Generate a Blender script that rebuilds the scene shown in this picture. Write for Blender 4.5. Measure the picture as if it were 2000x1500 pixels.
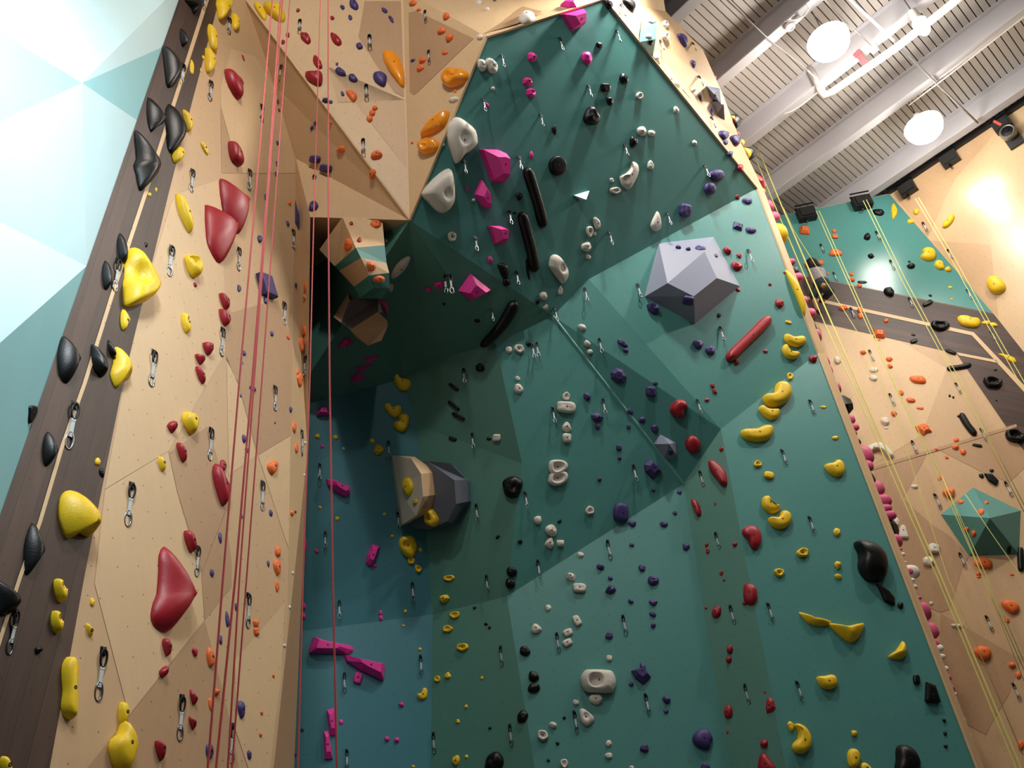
import bpy, math, random
from mathutils import Vector, Matrix
from mathutils.bvhtree import BVHTree
for o in list(bpy.data.objects): bpy.data.objects.remove(o)
SC = bpy.context.scene
COL = SC.collection

# ---------------------------------------------------------------- camera
FPX = 1618.0                       # focal length for a 2000 px wide frame
up = Vector((-350, 2410, -FPX)).normalized()
zf = Vector((0, 0, -1)); fw = (zf - zf.dot(up)*up).normalized(); rt = fw.cross(up)
def cam2w(v): return Vector((v.dot(rt), v.dot(fw), v.dot(up)))
CAM = Vector((0, 0, 1.6))
cd = bpy.data.cameras.new('camera'); cam = bpy.data.objects.new('camera', cd); COL.objects.link(cam)
cd.sensor_width = 36; cd.lens = FPX/2000*36; cd.clip_end = 200
m3 = Matrix((cam2w(Vector((1, 0, 0))), cam2w(Vector((0, 1, 0))), cam2w(Vector((0, 0, 1))))).transposed()
cam.matrix_world = Matrix.Translation(CAM) @ m3.to_4x4()
SC.camera = cam
def ray(px, py): return cam2w(Vector((px-1000, 750-py, -FPX)))/FPX       # unit camera depth
def proj(p):
    q = p-CAM; q = m3.transposed() @ q
    return Vector((1000+FPX*q.x/-q.z, 750-FPX*q.y/-q.z)), -q.z

# ---------------------------------------------------------------- world, lights, exposure
w = bpy.data.worlds.new('room'); SC.world = w; w.use_nodes = True
w.node_tree.nodes['Background'].inputs[0].default_value = (0.80, 0.86, 1.0, 1)
w.node_tree.nodes['Background'].inputs[1].default_value = 0.03
vs = SC.view_settings
vs.view_transform = 'Standard'; vs.look = 'None'; vs.gamma = 1; vs.use_curve_mapping = False
vs.exposure = 0.0
ZD = 14.8                          # roof deck height
def area(name, loc, aim, size, power, col, shape='DISK'):
    l = bpy.data.lights.new(name, 'AREA'); l.shape = shape; l.size = size; l.energy = power; l.color = col
    o = bpy.data.objects.new(name, l); COL.objects.link(o); o.location = loc
    o.rotation_euler = (Vector(aim)-Vector(loc)).to_track_quat('-Z', 'Y').to_euler(); l.spread = math.radians(95)
    return o
WARM = (1.0, 0.93, 0.84); COOL = (0.80, 0.93, 1.0)
area('unseen_daylight_area', (-1.2, 1.0, 8.6), (-3.6, 3.0, 7.0), 1.1, 135, COOL)  # unseen area light added to brighten the near wall like daylight
# high-bay lamps plus added unseen fill: position, power (fixtures only for the visible ones)
HIGHBAY_AND_FILL = [(6.30, 9.17, 14.1, 190), (8.74, 11.45, 14.1, 65), (7.88, 9.08, 14.1, 40), (-0.4, 1.3, 14.3, 850), (3.3, 6.7, 14.3, 1150), (10.2, 8.0, 14.3, 1150), (3.0, -3.5, 14.2, 350)]
for i, (x, y, z, e) in enumerate(HIGHBAY_AND_FILL):
    l = bpy.data.lights.new('highbay_and_fill_light', 'POINT' if i < 4 or i == 6 else 'SPOT'); l.energy = e; l.color = WARM; l.shadow_soft_size = .22
    if l.type == 'SPOT': l.spot_size = math.radians(154); l.spot_blend = .40      # reflector shade
    o = bpy.data.objects.new('highbay_and_fill_light', l); COL.objects.link(o); o.location = (x, y, z-(.86 if i < 3 else .45))

# ---------------------------------------------------------------- materials
def srgb(c):
    return tuple(((v/255)/12.92 if v <= 10 else ((v/255+.055)/1.055)**2.4) for v in c)+(1,)
MATS = {}
def mat(name, c, rough=.5, metal=0, emit=0, var=0.06, scale=8, bump=0.0, spec=.5, coat=0):
    if name in MATS: return MATS[name]
    m = bpy.data.materials.new(name); m.use_nodes = True; nt = m.node_tree; b = nt.nodes['Principled BSDF']
    b.inputs['Roughness'].default_value = rough; b.inputs['Metallic'].default_value = metal
    b.inputs['Specular IOR Level'].default_value = spec
    if coat: b.inputs['Coat Weight'].default_value = coat; b.inputs['Coat Roughness'].default_value = .08
    tc = nt.nodes.new('ShaderNodeTexCoord'); n = nt.nodes.new('ShaderNodeTexNoise'); n.inputs['Scale'].default_value = scale; n.inputs['Detail'].default_value = 4
    nt.links.new(tc.outputs['Object'], n.inputs['Vector'])
    mr = nt.nodes.new('ShaderNodeMapRange'); mr.inputs[3].default_value = 1-var*2; mr.inputs[4].default_value = 1+var*2
    nt.links.new(n.outputs['Fac'], mr.inputs[0])
    mx = nt.nodes.new('ShaderNodeVectorMath'); mx.operation = 'SCALE'; mx.inputs[0].default_value = srgb(c)[:3]
    nt.links.new(mr.outputs[0], mx.inputs['Scale']); nt.links.new(mx.outputs[0], b.inputs['Base Color'])
    if emit:
        b.inputs['Emission Color'].default_value = srgb(c); b.inputs['Emission Strength'].default_value = emit
    if bump:
        bp = nt.nodes.new('ShaderNodeBump'); bp.inputs['Strength'].default_value = bump; bp.inputs['Distance'].default_value = .01
        n2 = nt.nodes.new('ShaderNodeTexNoise'); n2.inputs['Scale'].default_value = scale*6
        nt.links.new(tc.outputs['Object'], n2.inputs['Vector']); nt.links.new(n2.outputs['Fac'], bp.inputs['Height']); nt.links.new(bp.outputs[0], b.inputs['Normal'])
    MATS[name] = m; return m

def wallmat(name, c, rough=.45, grain=0.0, blotch=.05, holes=True, planks=None, spec=.5):
    """painted or bare plywood: grain along UV.y, T-nut holes on a 0.2 m grid in UV metres"""
    m = bpy.data.materials.new(name); m.use_nodes = True; nt = m.node_tree; N = nt.nodes.new; L = nt.links.new
    b = nt.nodes['Principled BSDF']; b.inputs['Roughness'].default_value = rough; b.inputs['Specular IOR Level'].default_value = spec
    uv = N('ShaderNodeUVMap'); uv.uv_map = 'UVMap'
    def math_(op, a, b_=None, clamp=False):
        x = N('ShaderNodeMath'); x.operation = op; x.use_clamp = clamp
        for i, v in enumerate((a, b_)):
            if v is None: continue
            if isinstance(v, (int, float)): x.inputs[i].default_value = v
            else: L(v, x.inputs[i])
        return x.outputs[0]
    mp = N('ShaderNodeMapping'); mp.inputs['Scale'].default_value = (14, 1.3, 1); L(uv.outputs[0], mp.inputs[0])
    g = N('ShaderNodeTexNoise'); g.inputs['Scale'].default_value = 1.6; g.inputs['Detail'].default_value = 6; g.inputs['Distortion'].default_value = .6; L(mp.outputs[0], g.inputs[0])
    bl = N('ShaderNodeTexNoise'); bl.inputs['Scale'].default_value = .9; bl.inputs['Detail'].default_value = 3; L(uv.outputs[0], bl.inputs[0])
    f = math_('ADD', math_('MULTIPLY', math_('SUBTRACT', g.outputs['Fac'], .5), grain*2), math_('MULTIPLY', math_('SUBTRACT', bl.outputs['Fac'], .5), blotch*2))
    f = math_('ADD', f, 1.0)
    sep = N('ShaderNodeSeparateXYZ'); L(uv.outputs[0], sep.inputs[0])
    if planks:
        pw = planks
        q = math_('DIVIDE', sep.outputs[0], pw)
        idn = N('ShaderNodeTexWhiteNoise'); idn.noise_dimensions = '1D'; L(math_('FLOOR', q), idn.inputs['W'])
        f = math_('MULTIPLY', f, math_('ADD', math_('MULTIPLY', idn.outputs['Value'], .55), .72))
        fr = math_('FRACT', q); gap = math_('LESS_THAN', fr, .05)
        f = math_('MULTIPLY', f, math_('SUBTRACT', 1.0, math_('MULTIPLY', gap, .5)))
    if holes:
        def axis(s_, off):
            fr = math_('FRACT', math_('ADD', math_('DIVIDE', s_, .21), off)); return math_('ABSOLUTE', math_('SUBTRACT', fr, .5))
        dx = axis(sep.outputs[0], 0); dy = axis(sep.outputs[1], 0)
        d = math_('SQRT', math_('ADD', math_('POWER', dx, 2), math_('POWER', dy, 2)))
        hole = math_('LESS_THAN', d, .030)
        f = math_('MULTIPLY', f, math_('SUBTRACT', 1.0, math_('MULTIPLY', hole, .62)))
    mx = N('ShaderNodeVectorMath'); mx.operation = 'SCALE'; mx.inputs[0].default_value = srgb(c)[:3]; L(f, mx.inputs['Scale'])
    L(mx.outputs[0], b.inputs['Base Color'])
    MATS[name] = m; return m

TEAL = wallmat('teal_paint', (80, 142, 138), .42, .02, .05)
TEALG = wallmat('teal_green_facet', (78, 132, 120), .45, .02, .05)  # greener teal for some facets and the cave roof
TEALF = wallmat('teal_paint_plain', (80, 140, 137), .38, .02, .04, holes=False)
TEALB = wallmat('teal_blue_facet', (66, 126, 138), .45, .02, .05)  # bluer teal for the left front facets
CYAN = wallmat('pale_or_daylit_teal', (196, 228, 234), .5, .02, .04, holes=False)  # on the near wall, strong daylight on teal is put into this pale colour
TEALW = wallmat('teal_satin_paint', (80, 142, 138), .24, .02, .05)
CYAND = wallmat('daylit_teal_dim', (146, 200, 206), .5, .02, .04, holes=False)  # less lit facets and daylight falloff of the near wall, put into colour
PLY = wallmat('birch_plywood', (200, 167, 129), .5, .06, .08)
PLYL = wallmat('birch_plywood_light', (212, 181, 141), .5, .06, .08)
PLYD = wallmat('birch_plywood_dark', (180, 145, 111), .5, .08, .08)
PLYP = wallmat('birch_plywood_plain', (210, 178, 138), .5, .05, .05, holes=False)
PLYW = wallmat('satin_varnished_plywood', (208, 172, 134), .22, .05, .08)
PLYW2 = wallmat('satin_varnished_plywood_light', (216, 186, 146), .22, .05, .08)
BAND = wallmat('dark_plank_stain', (70, 51, 43), .5, .45, .10, planks=.14)
GREYV = wallmat('grey_volume_paint', (142, 148, 170), .5, .02, .03, holes=False)
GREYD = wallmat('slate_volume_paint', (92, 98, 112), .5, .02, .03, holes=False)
CREAMV = wallmat('cream_volume_paint', (205, 195, 180), .5, .02, .03)
HM = dict(
 white=mat('white_urethane', (222, 216, 206), .55, bump=.25, scale=14), yellow=mat('yellow_urethane', (238, 198, 30), .45, bump=.15, scale=14),
 pink=mat('pink_urethane', (236, 52, 158), .45, bump=.1, scale=14), orange=mat('orange_urethane', (232, 112, 48), .5, bump=.2, scale=14),
 amber=mat('amber_gloss_fibreglass', (244, 152, 30), .22, spec=.6), rose=mat('rose_urethane', (206, 84, 124), .5, bump=.1, scale=14), red=mat('red_urethane', (160, 22, 38), .42, bump=.1, scale=14),
 purple=mat('purple_urethane', (66, 52, 112), .5, bump=.25, scale=14), black=mat('black_urethane', (9, 9, 11), .40, bump=.12, scale=14, spec=.35),
 teal=TEALF, grey=GREYV)
STEEL = mat('brushed_steel', (128, 132, 138), .25, 1); DARK = mat('dark_anodised_metal', (26, 28, 32), .35, .6)
SLING = mat('pale_webbing_sling', (196, 202, 204), .8); BOLT = mat('bolt_socket_black', (22, 20, 20), .5, .4)
ROPER = mat('coral_rope_sheath', (226, 92, 92), .7, scale=200, var=.12); ROPEY = mat('yellow_green_rope_sheath', (222, 222, 128), .7, scale=200, var=.1)
DECK = mat('painted_roof_deck', (196, 189, 184), .6, var=.03, scale=2); DECKG = mat('deck_slot_shadow_liner', (40, 34, 30), .9)
BEAM = mat('painted_steel_beam', (196, 194, 200), .5, var=.03, scale=2); PIPE = mat('white_painted_pipe', (226, 222, 216), .4)
CONDUIT = mat('galvanised_conduit', (150, 148, 148), .5)
LAMPE = mat('lamp_lens_glow', (255, 250, 238), .3, emit=40); BLACKP = mat('black_powder_coat', (24, 23, 24), .45)

# ---------------------------------------------------------------- object helpers
def link(name, verts, faces, mats, parent=None, smooth=False, mi=None, loc=None, uvs=None):
    me = bpy.data.meshes.new(name); me.from_pydata([tuple(v) for v in verts], [], faces)
    if not isinstance(mats, (list, tuple)): mats = [mats]
    for m in mats: me.materials.append(m)
    if mi: me.polygons.foreach_set('material_index', mi)
    if smooth: me.polygons.foreach_set('use_smooth', [True]*len(faces))
    if uvs:
        l = me.uv_layers.new(name='UVMap'); flat = [c for f in uvs for u in f for c in u]; l.data.foreach_set('uv', flat)
    me.validate(); me.update()
    o = bpy.data.objects.new(name, me); COL.objects.link(o)
    if parent: o.parent = parent
    if loc is not None: o.location = loc
    return o
def tag(o, label=None, cat=None, group=None, kind=None):
    if label: o['label'] = label
    if cat: o['category'] = cat
    if group: o['group'] = group
    if kind: o['kind'] = kind
    return o
def empty(name, loc):
    o = bpy.data.objects.new(name, None); COL.objects.link(o); o.location = loc; o.empty_display_size = .1; return o
class MB:
    def __init__(s): s.v = []; s.f = []; s.mi = []
    def add(s, v, f, mi=0):
        k = len(s.v); s.v += [Vector(x) for x in v]; s.f += [tuple(i+k for i in q) for q in f]; s.mi += [mi]*len(f); return s
    def box(s, c, sz, M=None, mi=0):
        c = Vector(c); pts = []
        for i in (-.5, .5):
            for j in (-.5, .5):
                for k in (-.5, .5):
                    p = Vector((i*sz[0], j*sz[1], k*sz[2]))
                    if M: p = M @ p
                    pts.append(c+p)
        return s.add(pts, [(0, 1, 3, 2), (4, 6, 7, 5), (0, 4, 5, 1), (2, 3, 7, 6), (0, 2, 6, 4), (1, 5, 7, 3)], mi)
    def tube(s, path, r, n=8, mi=0, closed=False, caps=True):
        path = [Vector(p) for p in path]; rs = r if isinstance(r, (list, tuple)) else [r]*len(path); k = len(path); vv = []; prev = None
        for i, p in enumerate(path):
            a = path[(i-1) % k] if (closed or i > 0) else p; b = path[(i+1) % k] if (closed or i < k-1) else p
            t = (b-a).normalized()
            if prev is None: x = t.orthogonal().normalized()
            else: x = (prev-t*prev.dot(t)).normalized()
            prev = x; y = t.cross(x)
            for j in range(n):
                an = 2*math.pi*j/n; vv.append(p+(x*math.cos(an)+y*math.sin(an))*rs[i])
        ff = []
        for i in range(k if closed else k-1):
            for j in range(n):
                a = i*n+j; b = i*n+(j+1) % n; i2 = (i+1) % k; ff.append((a, b, i2*n+(j+1) % n, i2*n+j))
        if caps and not closed: ff += [tuple(range(n))[::-1], tuple(range((k-1)*n, k*n))]
        return s.add(vv, ff, mi)
    def lathe(s, c, prof, axis=Vector((0, 0, 1)), n=20, mi=0):
        axis = axis.normalized(); x = axis.orthogonal().normalized(); y = axis.cross(x); c = Vector(c); vv = []
        for (r, h) in prof:
            for j in range(n):
                an = 2*math.pi*j/n; vv.append(c+axis*h+(x*math.cos(an)+y*math.sin(an))*r)
        ff = []
        for i in range(len(prof)-1):
            for j in range(n): ff.append((i*n+j, i*n+(j+1) % n, (i+1)*n+(j+1) % n, (i+1)*n+j))
        ff += [tuple(range(n))[::-1], tuple(range((len(prof)-1)*n, len(prof)*n))]
        return s.add(vv, ff, mi)
    def build(s, name, mats, parent=None, smooth=False, loc=None):
        v = s.v
        if loc is not None: loc = Vector(loc); v = [p-loc for p in v]
        return link(name, v, s.f, mats, parent, smooth, s.mi, loc)

# ---------------------------------------------------------------- walls
P = {k: Vector(v) for k, v in {'A': (-1.028, 7.829, 9.609), 'B': (0.334, 6.766, 11.761), 'C': (2.163, 7.179, 12.887), 'D': (4.693, 10.457, 11.849), 'E': (1.39, 9.748, 9.778), 'G': (0.751, 9.791, 9.207), 'H': (2.278, 11.115, 6.812), 'I': (2.957, 10.799, 7.452), 'J': (4.93, 11.203, 8.782), 'K': (4.812, 11.197, 1.322), 'Ib': (2.386, 10.694, 1.607), 'Hb': (1.803, 11.011, 1.688), 'N': (-0.48, 10.857, 5.425), 'Nb': (-0.339, 10.827, 1.947), 'P': (-1.526, 11.07, 5.4), 'Pb': (-1.796, 11.12, 2.135), 'Q': (-3.558, 10.295, 5.169), 'Qb': (-3.933, 10.281, 2.374), 'R': (-0.018, 10.352, 7.124), 'S': (-1.473, 10.421, 8.046), 'U': (-1.624, 10.18, 8.74), 'V': (-1.236, 10.002, 8.869), 'W': (-0.152, 9.699, 8.775), 'X': (-3.199, 9.686, 8.155), 'Y': (-3.145, 9.3, 10.254), 'p': (-2.354, 7.366, 4.042), 'l': (-2.664, 8.066, 11.436), 'k': (-2.881, 7.585, 12.577), 'a': (-3.151, 6.937, 13.807), 'm': (-2.352, 7.8, 9.904), 'nn': (-2.474, 8.3, 6.602)}.items()}
def at_y(px, py, y): r = ray(px, py); return CAM+r*(y/r.y)
def on_plane(px, py, p0, n):
    r = ray(px, py); return CAM+r*((p0-CAM).dot(n)/r.dot(n))
nL = (P['p']-P['l']).cross(at_y(0, 1000, 4.4)-P['l']).normalized(); pL = P['l']
if nL.dot(CAM-pL) < 0: nL = -nL
TRI = []   # (three points, zone)
class Wall:
    def __init__(s, name): s.name = name; s.v = []; s.f = []; s.mi = []; s.uv = []; s.m = []
    def poly(s, pts, m, zone=None, gdir=None, rot=0.0, tri=None):
        pts = [Vector(p) for p in pts]
        n = Vector((0, 0, 0)); c = sum(pts, Vector())/len(pts)
        for i in range(len(pts)): n += (pts[i]-c).cross(pts[(i+1) % len(pts)]-c)
        n.normalize()
        if n.dot(CAM-c) < 0: pts.reverse(); n = -n
        y = Vector(gdir) if gdir else Vector((0, 0, 1)); y = (y-n*y.dot(n)).normalized(); x = y.cross(n)
        y2 = y*math.cos(rot)+x*math.sin(rot); x2 = y2.cross(n)
        k = len(s.v); s.v += pts
        if m not in s.m: s.m.append(m)
        idx = s.m.index(m)
        from mathutils.geometry import tessellate_polygon
        tr = tessellate_polygon([pts])
        flat = max(abs((p-c).dot(n)) for p in pts) < .004
        faces = [tuple(range(len(pts)))] if flat else [t if (pts[t[1]]-pts[t[0]]).cross(pts[t[2]]-pts[t[0]]).dot(n) > 0 else t[::-1] for t in tr]
        for f in faces:
            s.f.append(tuple(i+k for i in f)); s.mi.append(idx); s.uv.append([((pts[i]).dot(x2), (pts[i]).dot(y2)) for i in f])
        if zone:
            for t in tr: TRI.append(([pts[i].copy() for i in t], zone))
    def build(s):
        return tag(link(s.name, s.v, s.f, s.m, mi=s.mi, uvs=s.uv), kind='structure')

WL = Wall('wall_left')
def lp(px, py, off=0.0): return on_plane(px, py, pL+nL*off, nL)
def lpoly(pts, m, zone, off, **k): WL.poly([lp(x, y, off) for x, y in pts], m, zone, **k)
bl_t, bl_b = (349, 0), (0, 1008)
def bedge(y): return 349-(y)*.3462           # left edge of the plank band
lpoly([(bedge(-40), -40), (bedge(1750), 1750), (508, 1750), (560, 1260), (578, 310), (535, 165), (480, 0), (448, -40)], PLY, 'ply', 0)
bdir = lp(235, 760)-lp(332, 375)
lpoly([(bedge(-40), -40), (bedge(1750), 1750), (36, 1750), (97, 1500), (165, 1125), (240, 750), (330, 375), (375, 200), (428, 0), (436, -40)], BAND, 'band', .006, gdir=bdir)
def cw(pts, wd, m, off):      # a narrow plywood strip following pts
    L_ = [(x-wd/2, y) for x, y in pts]; R_ = [(x+wd/2, y) for x, y in pts][::-1]; lpoly(L_+R_, m, 'band', off, gdir=bdir)
cw([(416, -40), (404, 0), (345, 185), (285, 375), (224, 560), (165, 750), (122, 870), (78, 1020), (40, 1125), (0, 1250), (-80, 1500)], 8, PLYL, .010)
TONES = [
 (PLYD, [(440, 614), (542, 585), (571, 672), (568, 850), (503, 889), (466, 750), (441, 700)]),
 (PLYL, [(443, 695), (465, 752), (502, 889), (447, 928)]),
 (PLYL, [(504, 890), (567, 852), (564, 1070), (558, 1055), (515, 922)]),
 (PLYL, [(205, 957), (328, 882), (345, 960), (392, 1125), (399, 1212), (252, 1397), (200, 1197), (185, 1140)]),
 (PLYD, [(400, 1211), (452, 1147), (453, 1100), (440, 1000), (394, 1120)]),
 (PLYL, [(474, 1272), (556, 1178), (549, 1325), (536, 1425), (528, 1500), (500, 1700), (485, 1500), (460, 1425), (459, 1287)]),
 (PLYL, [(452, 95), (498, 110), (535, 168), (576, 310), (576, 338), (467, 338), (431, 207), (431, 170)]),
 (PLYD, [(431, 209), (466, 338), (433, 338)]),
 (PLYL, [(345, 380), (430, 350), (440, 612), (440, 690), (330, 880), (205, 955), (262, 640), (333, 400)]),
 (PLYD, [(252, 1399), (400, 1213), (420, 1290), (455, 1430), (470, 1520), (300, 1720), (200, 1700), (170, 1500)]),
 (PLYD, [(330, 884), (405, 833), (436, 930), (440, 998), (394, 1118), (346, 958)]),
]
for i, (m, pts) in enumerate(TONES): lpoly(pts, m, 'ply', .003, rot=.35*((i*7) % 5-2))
# narrow return face along the right end of the left wall
WL.poly([P['l'], P['m'], P['nn'], P['p']], PLYL, 'ply')
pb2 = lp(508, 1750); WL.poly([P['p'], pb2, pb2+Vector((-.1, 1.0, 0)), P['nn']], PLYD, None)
# shaded fin between left wall and upper plywood face
WL.poly([P['a'], P['k'], P['A']], PLY, 'ply'); WL.poly([P['k'], P['l'], P['A']], PLY, 'ply'); WL.poly([P['l'], P['m'], P['A']], PLY, 'ply')
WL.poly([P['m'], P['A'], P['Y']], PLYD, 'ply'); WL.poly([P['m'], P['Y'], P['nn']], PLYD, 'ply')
a2 = lp(448, -40)
t1 = at_y(787, -20, 7.35); t3 = at_y(1290, -40, 7.75); t2 = at_y(1010, -60, 7.5)
t0 = on_plane(448, -40, P['A'], (P['a']-P['A']).cross(t1-P['A']).normalized())
WL.poly([P['a'], P['A'], t1, t0], PLYL, 'ply', rot=.5)
# the corner pieces above the fin
WL.poly([a2, P['a'], t0], PLY, 'ply')
WL.build()

WF = Wall('wall_front')
def fp(s, m, zone='teal', **k): WF.poly([P[c] for c in s.split()], m, zone, **k)
fp('A B C D E G', TEALF, 'upper'); fp('E D J I', TEAL, 'teal'); fp('G E I H', TEAL, 'teal')
fp('G H N R W', TEAL, 'teal'); fp('U V W R S', TEALG, 'teal'); fp('S R N P', TEALG, 'teal'); fp('U S P Q X', TEALB, 'teal')
fp('P Pb Qb Q', TEALB, 'teal'); fp('P N Nb Pb', TEALG, 'teal'); fp('N H Hb Nb', TEAL, 'teal'); fp('H I Ib Hb', TEALG, 'teal'); fp('I J K Ib', TEAL, 'teal')
for s_ in ('A G W', 'A W V', 'A V U', 'A U X', 'A X Y', 'Y X nn'): fp(s_, TEALG, 'roof')
WF.poly([P['nn'], P['X'], P['Q'], P['Qb'], pb2], TEALG, None)
# plywood behind and beside the prow
R1 = [at_y(1300, 22, 8.15), at_y(1373, 98, 8.8), at_y(1410, 180, 9.4), at_y(1450, 285, 10.2), at_y(1492, 372, 10.68)]
R2 = [R1[-1], P['J']+(at_y(1612, 690, 11.38)-P['J']), at_y(1925, 1510, 11.497), at_y(2022, 1750, 11.447)]
WF.poly([P['A'], P['B'], t1], PLYL, 'ply', rot=-.3); WF.poly([P['B'], t1, t2], PLYL, 'ply', rot=-.3); WF.poly([P['B'], t2, P['C']], PLYL, 'ply', rot=-.3); WF.poly([P['C'], t2, t3], PLYL, 'ply')
WF.poly([P['C'], t3, R1[0]], PLYL, 'ply'); WF.poly([P['C'], R1[0], R1[1]], PLY, 'ply')
WF.poly([P['C'], R1[1], R1[2]], PLY, 'ply'); WF.poly([P['C'], R1[2], R1[3], P['D']], PLYL, 'ply'); WF.poly([P['D'], R1[3], R1[4]], PLYL, 'ply')
WF.poly([P['D'], R2[0], R2[1], P['J']], PLYP, 'ply'); WF.poly([P['J'], R2[1], R2[2], R2[3], P['K']], PLYP, 'ply')
# hidden return on the far side of the tower (carries the holds that stick out past its edge)
EDGE = R1+R2[1:]
back = Vector((.12, 1.0, 0)).normalized()*2.6
for i in range(len(EDGE)-1): WF.poly([EDGE[i], EDGE[i+1], EDGE[i+1]+back, EDGE[i]+back], PLYP, None)
WF.build()

# inlaid plywood panels of a different shade on the upper plywood faces
def facepoly(W_, tri, pts, m, zone, off=.004, **k):
    n = (tri[1]-tri[0]).cross(tri[2]-tri[0]).normalized()
    if n.dot(CAM-tri[0]) < 0: n = -n
    W_.poly([on_plane(x, y, tri[0]+n*off, n) for x, y in pts], m, zone, **k)
WI = Wall('trim_0')
facepoly(WI, (P['A'], P['B'], t1), [(798, 25), (812, 21), (925, 75), (809, 186), (800, 180)], PLYD, 'ply')
facepoly(WI, (P['a'], P['A'], t1), [(700, 72), (712, 2), (783, 2), (789, 190), (770, 180)], PLYD, 'ply')
facepoly(WI, (P['a'], P['A'], t1), [(640, 130), (660, 200), (790, 195), (795, 330)], PLY, 'ply')
facepoly(WI, (P['B'], t1, t2), [(944, 66), (985, 40), (1020, 12), (1060, 22), (1010, 46)], PLYD, 'ply')
WI.build()

# pale sawn edges of the panels
def edge_strip(name, pts, r, m):
    b = MB()
    for i in range(len(pts)-1):
        a, c = pts[i], pts[i+1]; d = (c-a); M = d.to_track_quat('Z', 'Y').to_matrix(); b.box((a+c)/2, (r, r, d.length), M)
    return tag(b.build(name, m), kind='structure')
edge_strip('trim_1', [P['A'], P['B'], P['C'], P['D']], .030, PLYP)
edge_strip('trim_2', [P['G'], P['H']], .028, mat('pale_teal_edge', (120, 178, 170), .5))
edge_strip('trim_3', [P['D'], P['J'], P['K']], .030, PLYP)
edge_strip('trim_4', [P['a'], P['A']], .026, PLYP)

# near wall at the far left, joined to the plank band
WC = Wall('wall_corner')
cA = lp(bedge(-40), -40, .0); cB = lp(bedge(1750), 1750, .0); cE = lp(bedge(520), 520)
cC = at_y(-200, -60, 2.75); cD = at_y(-420, 1750, 3.1); cX = at_y(160, 162, 4.15)
cL = at_y(-200, 330, 2.95); cM = at_y(-260, 900, 3.05)
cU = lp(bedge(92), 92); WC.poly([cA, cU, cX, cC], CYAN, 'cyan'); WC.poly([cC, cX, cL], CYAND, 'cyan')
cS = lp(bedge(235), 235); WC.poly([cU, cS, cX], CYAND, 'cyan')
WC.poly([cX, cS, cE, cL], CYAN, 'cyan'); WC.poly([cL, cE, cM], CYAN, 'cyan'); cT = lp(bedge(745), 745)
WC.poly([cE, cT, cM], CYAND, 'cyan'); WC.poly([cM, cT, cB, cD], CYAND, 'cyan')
WC.build()

# far wall on the right
ZW = 12.67+1.6
w1a = Vector((6.56, 13.87, ZW)); w1b = Vector((8.92, 13.68, ZW)); n1 = Vector((0, 0, 1)).cross(w1b-w1a).normalized()
if n1.y > 0: n1 = -n1
def r1(px, py, off=0): return on_plane(px, py, w1a+n1*off, n1)
WB = Wall('wall_right')
u1 = (w1b-w1a).normalized()
cr = [w1b, r1(1940, 612), r1(2000, 688), r1(2090, 800), r1(2330, 1100)]
WB.poly([w1a-u1*4.2, w1b, cr[1], cr[2], cr[3], cr[4], Vector((cr[4].x, cr[4].y, 0)), Vector((w1a.x-4.2*u1.x, w1a.y-4.2*u1.y, 0))], PLY, 'back')
def bp(pts, m, off, **k): WB.poly([r1(x, y, off) for x, y in pts], m, 'back', **k)
bp([(1480, 430), (1530, 420), (1737, 379), (1939, 611), (1615, 547), (1480, 520)], TEALW, .004)
gb = r1(1900, 650)-r1(1610, 587)
bp([(1470, 520), (1615, 548), (1940, 612), (2000, 688), (2090, 800), (2150, 1060), (1985, 862), (1868, 690), (1596, 628), (1470, 600)], BAND, .006, gdir=gb)
bp([(1560, 575), (1902, 649), (2060, 815), (2052, 822), (1898, 655), (1560, 581)], PLYL, .012)
bp([(1868, 688), (1946, 703), (1949, 709), (1873, 694)], PLYL, .012)
bp([(1706, 917), (1810, 888), (1777, 950), (1765, 975), (1817, 1022), (1860, 1050), (1892, 1088), (1880, 1110), (1855, 1190), (1836, 1196), (1800, 1180), (1720, 1000)], PLYD, .004, rot=.5)
bp([(1836, 880), (1972, 834), (2010, 880), (2005, 910), (1972, 942), (1925, 925)], PLYD, .004, rot=-.5)
bp([(1837, 1198), (1872, 1217), (1995, 1288), (1970, 1357), (1952, 1387), (1925, 1435), (1857, 1397), (1832, 1330)], PLYD, .004, rot=.9)
bp([(1600, 632), (1760, 668), (1850, 720), (1800, 850), (1700, 910), (1640, 780)], PLYL, .003, rot=.9)
bp([(1700, 913), (1985, 828), (1986, 834), (1701, 919)], PLYD, .010)
hb = math.radians(-43.7); bd = Vector((math.cos(hb), math.sin(hb), 0)); nd = Vector((-math.sin(hb), math.cos(hb), 0))
n2 = bd.cross(cr[1]-w1b).normalized()
def r2(px, py, off=0): return on_plane(px, py, w1b+n2*off, n2)
if n2.dot(CAM-w1b) < 0: n2 = -n2
WB.poly([w1b, w1b+bd*12, cr[4]+bd*12, cr[4], cr[3], cr[2], cr[1]], PLYW2, 'back', rot=.4)
WB.poly([r2(x, y, .004) for x, y in [(1746, 378), (1905, 262), (1990, 205), (1870, 345), (1850, 380), (1812, 466), (1800, 452)]], PLYW, 'back', rot=-.4)
WB.poly([r2(x, y, .004) for x, y in [(1814, 470), (1935, 478), (1950, 620), (1938, 606)]], PLYW, 'back', rot=-.2)
WB.build()
edge_strip('trim_5', [w1b+Vector((0, 0, .03))+n2*.05, w1b+bd*12+Vector((0, 0, .03))+n2*.05], .10, BLACKP)

FL = tag(link('floor', [(-14, -14, 0), (26, -14, 0), (26, 20, 0), (-14, 20, 0)], [(0, 1, 2, 3)], mat('grey_padded_flooring', (74, 76, 80), .8)), kind='structure')

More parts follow.
